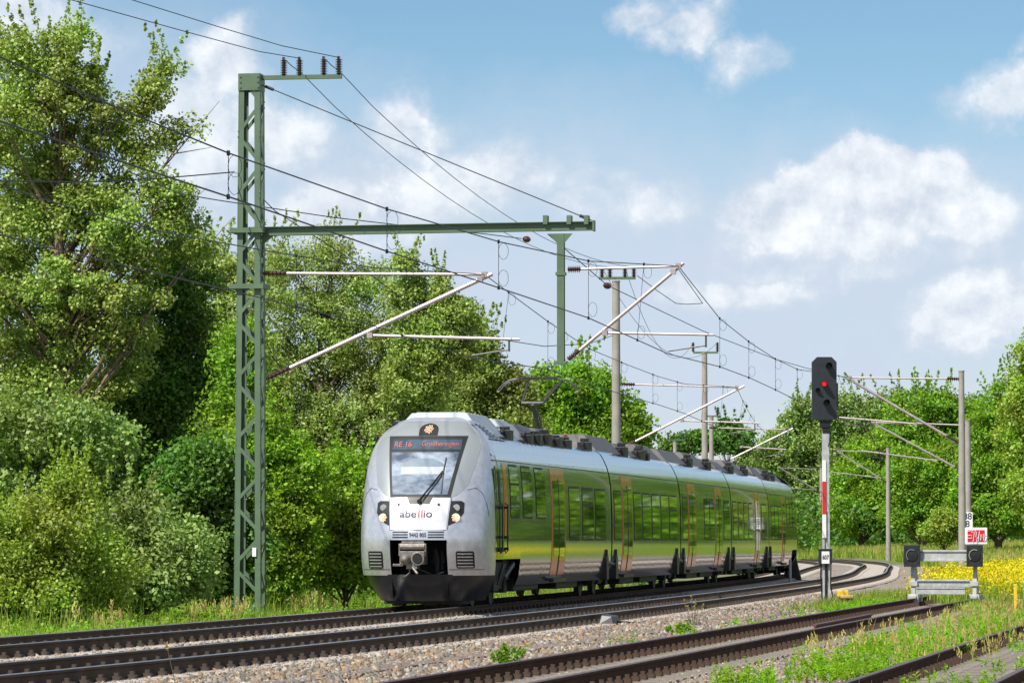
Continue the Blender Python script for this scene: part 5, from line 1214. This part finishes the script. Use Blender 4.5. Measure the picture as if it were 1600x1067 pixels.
# willow and poplar right of the mast
tree('willow_tree', near(500, 146), lob(146, 500, [(500, 440, 90, 65), (440, 500, 80, 80), (560, 500, 90, 80), (420, 420, 45, 35), (510, 385, 45, 28), (600, 560, 90, 80), (500, 590, 130, 90), (420, 610, 80, 80), (650, 620, 80, 70), (550, 680, 130, 70), (450, 700, 100, 70), (560, 430, 40, 40)]),
     LM['willow'], 520, 200, .11, 11.5, .32, 'broad silvery green willow tree right of the lattice mast', cr=(.35, .8), droop=.35, shoots=9, nlimb=80, shell_=.4, flat=.28)
tree('poplar_tree', near(665, 140), lob(140, 665, [(632, 410, 14, 30), (635, 450, 30, 35), (690, 470, 32, 42), (660, 520, 55, 50), (720, 490, 25, 25), (695, 560, 60, 50), (640, 600, 60, 60)]), LM['poplar'], 240, 180, .105, 11, .2, 'darker upright tree with two narrow tops beside the willow', cr=(.28, .6), nlimb=40, shoots=9, shell_=.5)
tree('willow_tree', near(370, 158), lob(158, 370, [(345, 420, 50, 28), (400, 440, 50, 50), (350, 500, 60, 60), (380, 600, 70, 70)]), LM['willow'], 240, 100, .15, 11, .2, 'pale tree top showing behind the lattice mast', cr=(.4, .8), nlimb=30, shoots=8)
tree('willow_tree', near(760, 165), lob(165, 760, [(740, 580, 45, 40), (790, 610, 45, 40), (720, 640, 60, 50), (800, 660, 50, 40), (750, 540, 25, 25)]), LM['olive'], 300, 110, .15, 7.5, .18, 'olive yellow bushy tree above the train front roof', cr=(.35, .75), droop=.3, nlimb=40, shoots=12)
tree('maple_tree', near(920, 212), lob(212, 920, [(905, 615, 60, 45), (860, 640, 50, 45), (960, 650, 45, 40), (940, 600, 25, 22), (900, 585, 22, 16), (855, 600, 25, 22), (985, 670, 28, 30), (900, 690, 90, 50), (850, 600, 20, 20), (1000, 690, 22, 20)]), LM['maple'], 520, 90, .20, 7.5, .25, 'round bright green maple tree behind the pantograph and first concrete mast', cr=(.45, .95), nlimb=50, shoots=8)
# far middle
tree('broadleaf_tree', near(1085, 350, .2), lob(350, 1085, [(1085, 702, 40, 14), (1060, 712, 30, 12), (1110, 706, 22, 12)]), LM['dark'], 110, 60, .30, 7, .2, 'low dark far tree seen between the concrete masts', cr=(.5, 1.0), nlimb=15)
tree('oak_tree', near(1140, 380, .2), lob(380, 1140, [(1135, 688, 24, 16), (1150, 700, 26, 20), (1115, 702, 18, 14)]), LM['dark'], 130, 60, .32, 9, .25, 'dark round oak far behind the train rear', cr=(.5, 1.0), nlimb=20, shoots=6)
tree('willow_tree', near(1185, 420, .4), lob(420, 1185, [(1185, 720, 30, 24), (1205, 750, 40, 50), (1170, 740, 30, 30)]), LM['greywillow'], 150, 70, .32, 8, .25, 'grey-green willow just above the rear of the train', cr=(.6, 1.1), droop=.3, nlimb=15)
tree('willow_tree', near(1250, 390, .4), lob(390, 1250, [(1258, 655, 24, 20), (1240, 700, 50, 40), (1290, 700, 50, 45), (1215, 725, 40, 30), (1250, 770, 60, 50), (1235, 670, 14, 14), (1290, 780, 50, 50)]), LM['greywillow'], 420, 80, .28, 12, .3, 'tall grey-green willow behind the signal', cr=(.6, 1.2), droop=.4, nlimb=40, shoots=10)
tree('willow_tree', near(1350, 375, .4), lob(375, 1350, [(1340, 665, 55, 35), (1390, 655, 45, 28), (1310, 700, 40, 40), (1370, 710, 60, 40), (1330, 760, 50, 60)]), LM['greywillow'], 360, 80, .28, 11, .3, 'broad grey-green willow right of the signal head', cr=(.6, 1.2), droop=.4, nlimb=30, shoots=8)
tree('oak_tree', near(1440, 355, .4), lob(355, 1440, [(1440, 655, 55, 30), (1490, 660, 50, 32), (1420, 700, 60, 40), (1480, 720, 70, 50), (1550, 680, 50, 50)]), LM['maple'], 420, 80, .27, 11, .3, 'round-topped green tree behind the two right concrete masts', cr=(.6, 1.1), nlimb=30, shoots=10)
tree('maple_tree', near(1345, 335, .4), lob(335, 1345, [(1345, 780, 50, 55), (1360, 730, 40, 40), (1330, 820, 50, 30), (1390, 800, 45, 45)]), LM['bright'], 340, 80, .24, 7, .22, 'bright lime green tree at the wood edge between signal and slender mast', cr=(.5, .95), nlimb=25)
tree('maple_tree', near(1440, 320, .3), lob(320, 1440, [(1430, 760, 55, 50), (1460, 800, 60, 45), (1420, 820, 45, 30), (1480, 740, 40, 45)]), LM['maple'], 360, 80, .23, 7, .22, 'mid green tree right of the slender far mast', cr=(.5, .95), nlimb=40, bark='barkl')
tree('hawthorn_bush', near(1475, 290, .2), lob(290, 1475, [(1480, 835, 32, 22), (1465, 848, 25, 16), (1490, 815, 20, 14)]), LM['hawthorn'], 150, 70, .18, 2.5, .08, 'rounded pale bush just left of the thick concrete mast', 'bush', cr=(.35, .65), nlimb=20)
tree('oak_tree', near(1560, 290, .3), lob(290, 1560, [(1560, 680, 45, 45), (1590, 640, 40, 40), (1545, 740, 50, 50), (1590, 760, 60, 60), (1560, 820, 60, 35), (1510, 790, 30, 40)]), LM['maple'], 460, 80, .22, 10, .3, 'tall green tree right of the two concrete masts', cr=(.5, 1.0), nlimb=40, shoots=14)
tree('oak_tree', near(1640, 262, .2), lob(262, 1640, [(1625, 610, 45, 50), (1600, 570, 18, 22), (1640, 560, 40, 40), (1620, 700, 60, 60), (1640, 780, 70, 60), (1590, 650, 28, 24)]), LM['hawthorn'], 460, 80, .20, 12, .3, 'tallest green tree cut off by the right edge', cr=(.5, 1.0), nlimb=40, shoots=14)
# wood that continues to the right of the picture and left behind the trees: copies of generic trees
nn = 5200; t = rng.random(nn); x = 34 + 125 * t + rng.normal(0, 3, nn); y = 285 - 150 * t + rng.normal(0, 7, nn); kk = x / y > .137; x, y = x[kk], y[kk]
top = 15.5 + 3 * np.sin(x * .55) + 2 * np.sin(x * 1.7 + 1); z = top * rng.random(len(x)) ** .75; R = rng.uniform(.8, 1.5, len(x))
wv = leaves(np.stack([x, y, z], -1), np.stack([R, R, R], -1), 60, .42, 0, .4)
tag(np_mesh('wood_edge', wv, 4, LM['maple']), 'green wood edge running on beyond the right edge of the picture', 'wood', None, 'stuff')

def ground_z(x, y): return gheight(np.asarray(x, float), np.asarray(y, float))
def blades(x, y, z, h, wd, lean=.35, seg=False):
    n = len(x); a = rng.uniform(0, 2 * math.pi, n); lx, ly = np.cos(a), np.sin(a); b = rng.uniform(-1, 1, n) * 1.2
    h = h * rng.uniform(.5, 1.2, n); l_ = h * lean * rng.random(n); px, py = np.cos(b), np.sin(b) * .4
    p0 = np.stack([x - px * wd / 2, y - py * wd / 2, z], -1); p1 = np.stack([x + px * wd / 2, y + py * wd / 2, z], -1)
    mx, my = x + lx * l_ * .35, y + ly * l_ * .35
    p2 = np.stack([mx + px * wd * .4, my + py * wd * .4, z + h * .6], -1); p3 = np.stack([mx - px * wd * .4, my - py * wd * .4, z + h * .6], -1)
    tp_ = np.stack([x + lx * l_, y + ly * l_, z + h], -1)
    return np.concatenate([np.stack([p0, p1, p2, p3], 1), np.stack([p3, p2, tp_, tp_ + (p3 - p2) * .1], 1)], 0).reshape(-1, 3)
def scat(n, Y0, Y1, o0, o1, pw=1.0, wmax=.13):
    y = Y0 + (Y1 - Y0) * rng.random(n) ** pw; o = rng.uniform(o0, o1, n); bx = np.interp(y, PY, PX); th = np.interp(y, PY, TH); x = bx + o / np.cos(th)
    k = np.abs(x / y) < wmax; return x[k], y[k], o[k]
def tuft(x, y, per, r): n = len(x); i = np.repeat(np.arange(n), per); return x[i] + rng.normal(0, r, n * per), y[i] + rng.normal(0, r, n * per), i
# left verge
x, y, o = scat(30000, 58, 150, -15, -7.2, .9); x, y, i = tuft(x, y, 6, .08)
z = ground_z(x, y); hh = rng.gamma(3, .085, len(i) // 6)[i] * np.clip((-tcoord_arr(x, y) - 6.4) / 2.2, .3, 1.3)
tag(np_mesh('grass', blades(x, y, z, hh, .022), 4, LM['grass']), 'tall green grass along the foot of the bushes left of the tracks', 'grass', None, 'stuff')
x, y, o = scat(1500, 62, 110, -12.5, -8.4); k = (np.sin(x * 2.1 + y * .3) + rng.normal(0, .4, len(x))) > .1; x, y = x[k], y[k]; z = ground_z(x, y); hh = rng.uniform(.35, .85, len(x)); V = [blades(x, y, z, hh, .014, .25)]
for q in range(9): V.append(blades(x + rng.normal(0, .02, len(x)), y, z + hh * (.65 + .04 * q), np.full(len(x), .09), .035, .8))
tag(np_mesh('seed_grass', np.concatenate(V), 4, LM['straw']), 'pale dry seed heads of grass standing in the left verge', 'grass', None, 'stuff')
# leafy low weeds in the left verge
x, y, o = scat(3600, 60, 125, -14, -7.6); z = ground_z(x, y); c = np.stack([x, y, z + rng.uniform(.05, .38, len(x)) * np.clip((-tcoord_arr(x, y) - 6.8) / 1.8, .3, 1.5)], -1); R = np.repeat(rng.uniform(.10, .28, len(x))[:, None], 3, 1)
tag(np_mesh('verge_weeds', leaves(c, R, 34, .07, 0, .3), 4, LM['weed']), 'leafy low weeds mixed into the left verge grass', 'weeds', None, 'stuff')
# low scrub closing the view under the far left trees
x, y, o = scat(1500, 100, 200, -34, -9.5, 1.0, .14); z = ground_z(x, y); c = np.stack([x, y, z + rng.uniform(.1, 1.6, len(x)) * np.clip((y - 95) / 30, .3, 1.3)], -1); R = np.repeat(rng.uniform(.5, 1.1, len(x))[:, None], 3, 1)
tag(np_mesh('undergrowth', leaves(c, R, 90, .15, 0, .35), 4, LM['dark']), 'dense dark undergrowth under the left hand trees', 'undergrowth', None, 'stuff')
# undergrowth at the far wood edge
nn = 2600; y = rng.uniform(330, 420, nn); x = rng.uniform(10, 80, nn); z = ground_z(x, y); c = np.stack([x, y, z + rng.uniform(0, 4.5, nn)], -1); R = np.repeat(rng.uniform(.8, 1.5, nn)[:, None], 3, 1)
k = (x / y > .045)
tag(np_mesh('undergrowth', leaves(c[k], R[k], 60, .34, 0, .35), 4, LM['dark']), 'dense dark undergrowth closing the far wood edge at right', 'undergrowth', None, 'stuff')
# far meadow grass behind the curve
nn = 26000; y = 250 + 90 * rng.random(nn); x = rng.uniform(.05, .135, nn) * y; o = tcoord_arr(x, y); k = (o > 3.0) | (y > 318); x, y = x[k], y[k]; x, y, i = tuft(x, y, 3, .15); z = ground_z(x, y)
tag(np_mesh('meadow_grass', blades(x, y, z, np.full(len(x), .75), .06, .4), 4, [LM['grass']]), 'pale tall meadow grass beyond the curve of the tracks', 'grass', None, 'stuff')
x, y, o = scat(9000, 240, 330, 3, 30); z = ground_z(x, y); tag(np_mesh('seed_grass', blades(x, y, z + .25, np.full(len(x), .6), .07, .4), 4, LM['straw']), 'straw coloured seed grass in the far meadow', 'grass', None, 'stuff')
# rape and grass at right, behind the buffer stop
x, y, o = scat(26000, 108, 250, 3.6, 46, 1.3, .30); k = (o > 4.6) | (y > 160); x, y = x[k], y[k]; xx, yy, i = tuft(x, y, 5, .12); z = ground_z(xx, yy)
tag(np_mesh('grass', blades(xx, yy, z, np.full(len(xx), .62), .03, .5), 4, LM['grass']), 'tall green grass behind the buffer stop at right', 'grass', None, 'stuff')
x, y, o = scat(21000, 107, 160, 4.2, 30, 1.2, .15); nzv = np.sin(x * 1.3 + y * .21) + np.sin(y * .33 - x * .4) + rng.normal(0, .5, len(x)); k = nzv > -.25; x, y = x[k], y[k]; z = ground_z(x, y)
hh = rng.uniform(.55, 1.0, len(x)); V = []
for q in range(7):
    c = np.stack([x + rng.normal(0, .10, len(x)), y + rng.normal(0, .10, len(x)), z + hh + rng.uniform(-.25, .12, len(x))], -1); V.append(leaves(c, np.full((len(x), 3), .035), 1, .055, 0, .5))
tag(np_mesh('rape_flowers', np.concatenate(V), 4, LM['rape']), 'bright yellow rape flowers behind the buffer stop', 'flowers', None, 'stuff')
stm = blades(x, y, z, hh, .02, .15)
tag(np_mesh('rape_stems', stm, 4, LM['weed']), 'green stems and leaves under the yellow rape flowers', 'flowers', None, 'stuff')
# green weeds between the sidings, lower right
def weeds(n, s0, s1, o0, o1, base, hgt, label, per=1.0, seed_=0, mask=None):
    s = rng.uniform(s0, s1, n); o = rng.uniform(o0, o1, n)
    if mask is not None: kk = mask(s, o); s, o = s[kk], o[kk]
    x = base[0] + s * math.sin(SID) + o * math.cos(SID); y = base[1] + s * math.cos(SID) - o * math.sin(SID); n = len(x); V = []
    h = hgt * rng.uniform(.35, 1.15, n); V.append(blades(x, y, np.full(n, -.25), h, .012, .2))
    for q in range(16):
        f = rng.uniform(.15, 1, n); a = rng.uniform(0, 6.28, n); l_ = .13 * (1.15 - f * .6) * rng.uniform(.6, 1.2, n)
        p = np.stack([x, y, -.25 + h * f * .8], -1); d = np.stack([np.cos(a), np.sin(a), rng.uniform(.3, 1.1, n)], -1); d /= np.linalg.norm(d, axis=1)[:, None]; b = np.cross(d, [0, 0, 1]); b /= np.linalg.norm(b, axis=1)[:, None]
        e1 = p + d * l_[:, None]; V.append(np.stack([p, p + d * l_[:, None] * .45 + b * .016, e1 - np.array([0, 0, .02]), p + d * l_[:, None] * .45 - b * .016], 1).reshape(-1, 3))
    return tag(np_mesh('weeds', np.concatenate(V), 4, LM['weed']), label, 'weeds', None, 'stuff')
base0 = (-.64, 43.07)
patchm = lambda s, o: (np.sin(s * .8 + o * 2.1) + np.sin(s * .31 - o * 3.1 + 1.5) + rng.normal(0, .3, len(s))) > .15
weeds(1700, 4, 44, 2.1, 3.9, base0, .44, 'bright green weeds growing in front of the lower right siding', mask=patchm)
weeds(1500, 8, 62, 3.2, 8.5, base0, .45, 'taller bright weeds at the right edge around the yellow post', mask=lambda s, o: (o > 4.2) & (s > 20) & patchm(s, o))
weeds(420, 0, 40, 3.9, 6.4, base0, .28, 'sparse weeds between the rails of the lower right siding', mask=patchm)
weeds(260, 24, 60, -2.2, -1.0, base0, .25, 'scattered weeds along the gravel left of the siding', mask=patchm)
weeds(500, 52, 64, -1.9, -1.0, base0, .3, 'weeds beside the siding near the buffer stop')
x, y, o = scat(3500, 70, 125, 2.2, 8.5); k = (o > 2.4) & (y > 95) & ~((o > 3.8) & (o < 6.2) & (y < 112)); x, y = x[k], y[k]; x, y, i = tuft(x, y, 5, .1)
tag(np_mesh('grass', blades(x, y, np.full(len(x), -.27), np.full(len(x), .32), .02, .5), 4, LM['grass']), 'thin grass on the gravel left of the buffer stop', 'grass', None, 'stuff')
x = rng.uniform(0, 1, 500); s_w = 12 + 46 * rng.random(500); o_w = rng.uniform(1.9, 4.6, 500); xw = base0[0] + s_w * math.sin(SID) + o_w * math.cos(SID); yw = base0[1] + s_w * math.cos(SID) - o_w * math.sin(SID)
hh = rng.uniform(.2, .5, 500); V = [blades(xw, yw, np.full(500, -.26), hh, .010, .3)]
for q in range(6): V.append(blades(xw + rng.normal(0, .02, 500), yw, -.26 + hh * (.7 + .05 * q), np.full(500, .07), .02, .8))
tag(np_mesh('dry_stalks', np.concatenate(V), 4, LM['straw']), 'thin dry stalks among the weeds by the lower right siding', 'grass', None, 'stuff')
# a few single plants
def stalk(px, py_b, Y, hgt, n, label, seedy=False):
    p = at(px, py_b, Y); p.z = -.26; root = empty('weed_plant' if not seedy else 'dry_stalk', p, 0, label, 'plant'); V = []
    m = MB()
    tips = []
    for k in range(n):
        dx = random.gauss(0, .05); tipx = dx * 2.4 + random.gauss(0, .05); hh_ = hgt * random.uniform(.6, 1); m.tube([(dx, random.gauss(0, .04), 0), (tipx, 0, hh_)], [.006, .003], 5, cap=False); tips.append((dx, tipx, hh_))
    m.build('stem', M['bark'] if seedy else LM['weed'], root)
    C_ = []; 
    for dx, tx, hh_ in tips:
        for q in range(14 if not seedy else 8): f = random.uniform(.15, 1) if not seedy else random.uniform(.75, 1); C_.append((dx + (tx - dx) * f, 0, hh_ * f))
    C_ = np.array(C_); np_mesh('leaves', leaves(C_, np.full((len(C_), 3), .035 if not seedy else .02), 4, .075 if not seedy else .03, 0, .2), 4, LM['weed'] if not seedy else LM['straw'], root)
stalk(790, 1022, 56, .36, 12, 'bright green weed clump on the gravel in front of the middle track')
stalk(1062, 978, 74, .30, 12, 'small low weed clump in the gravel left of the siding')
stalk(1085, 960, 80, .72, 8, 'tall thin dry grass stalks beside the middle track', True)
stalk(285, 1060, 47, .60, 1, 'single thin dark stalk standing before the rails at lower left', True)
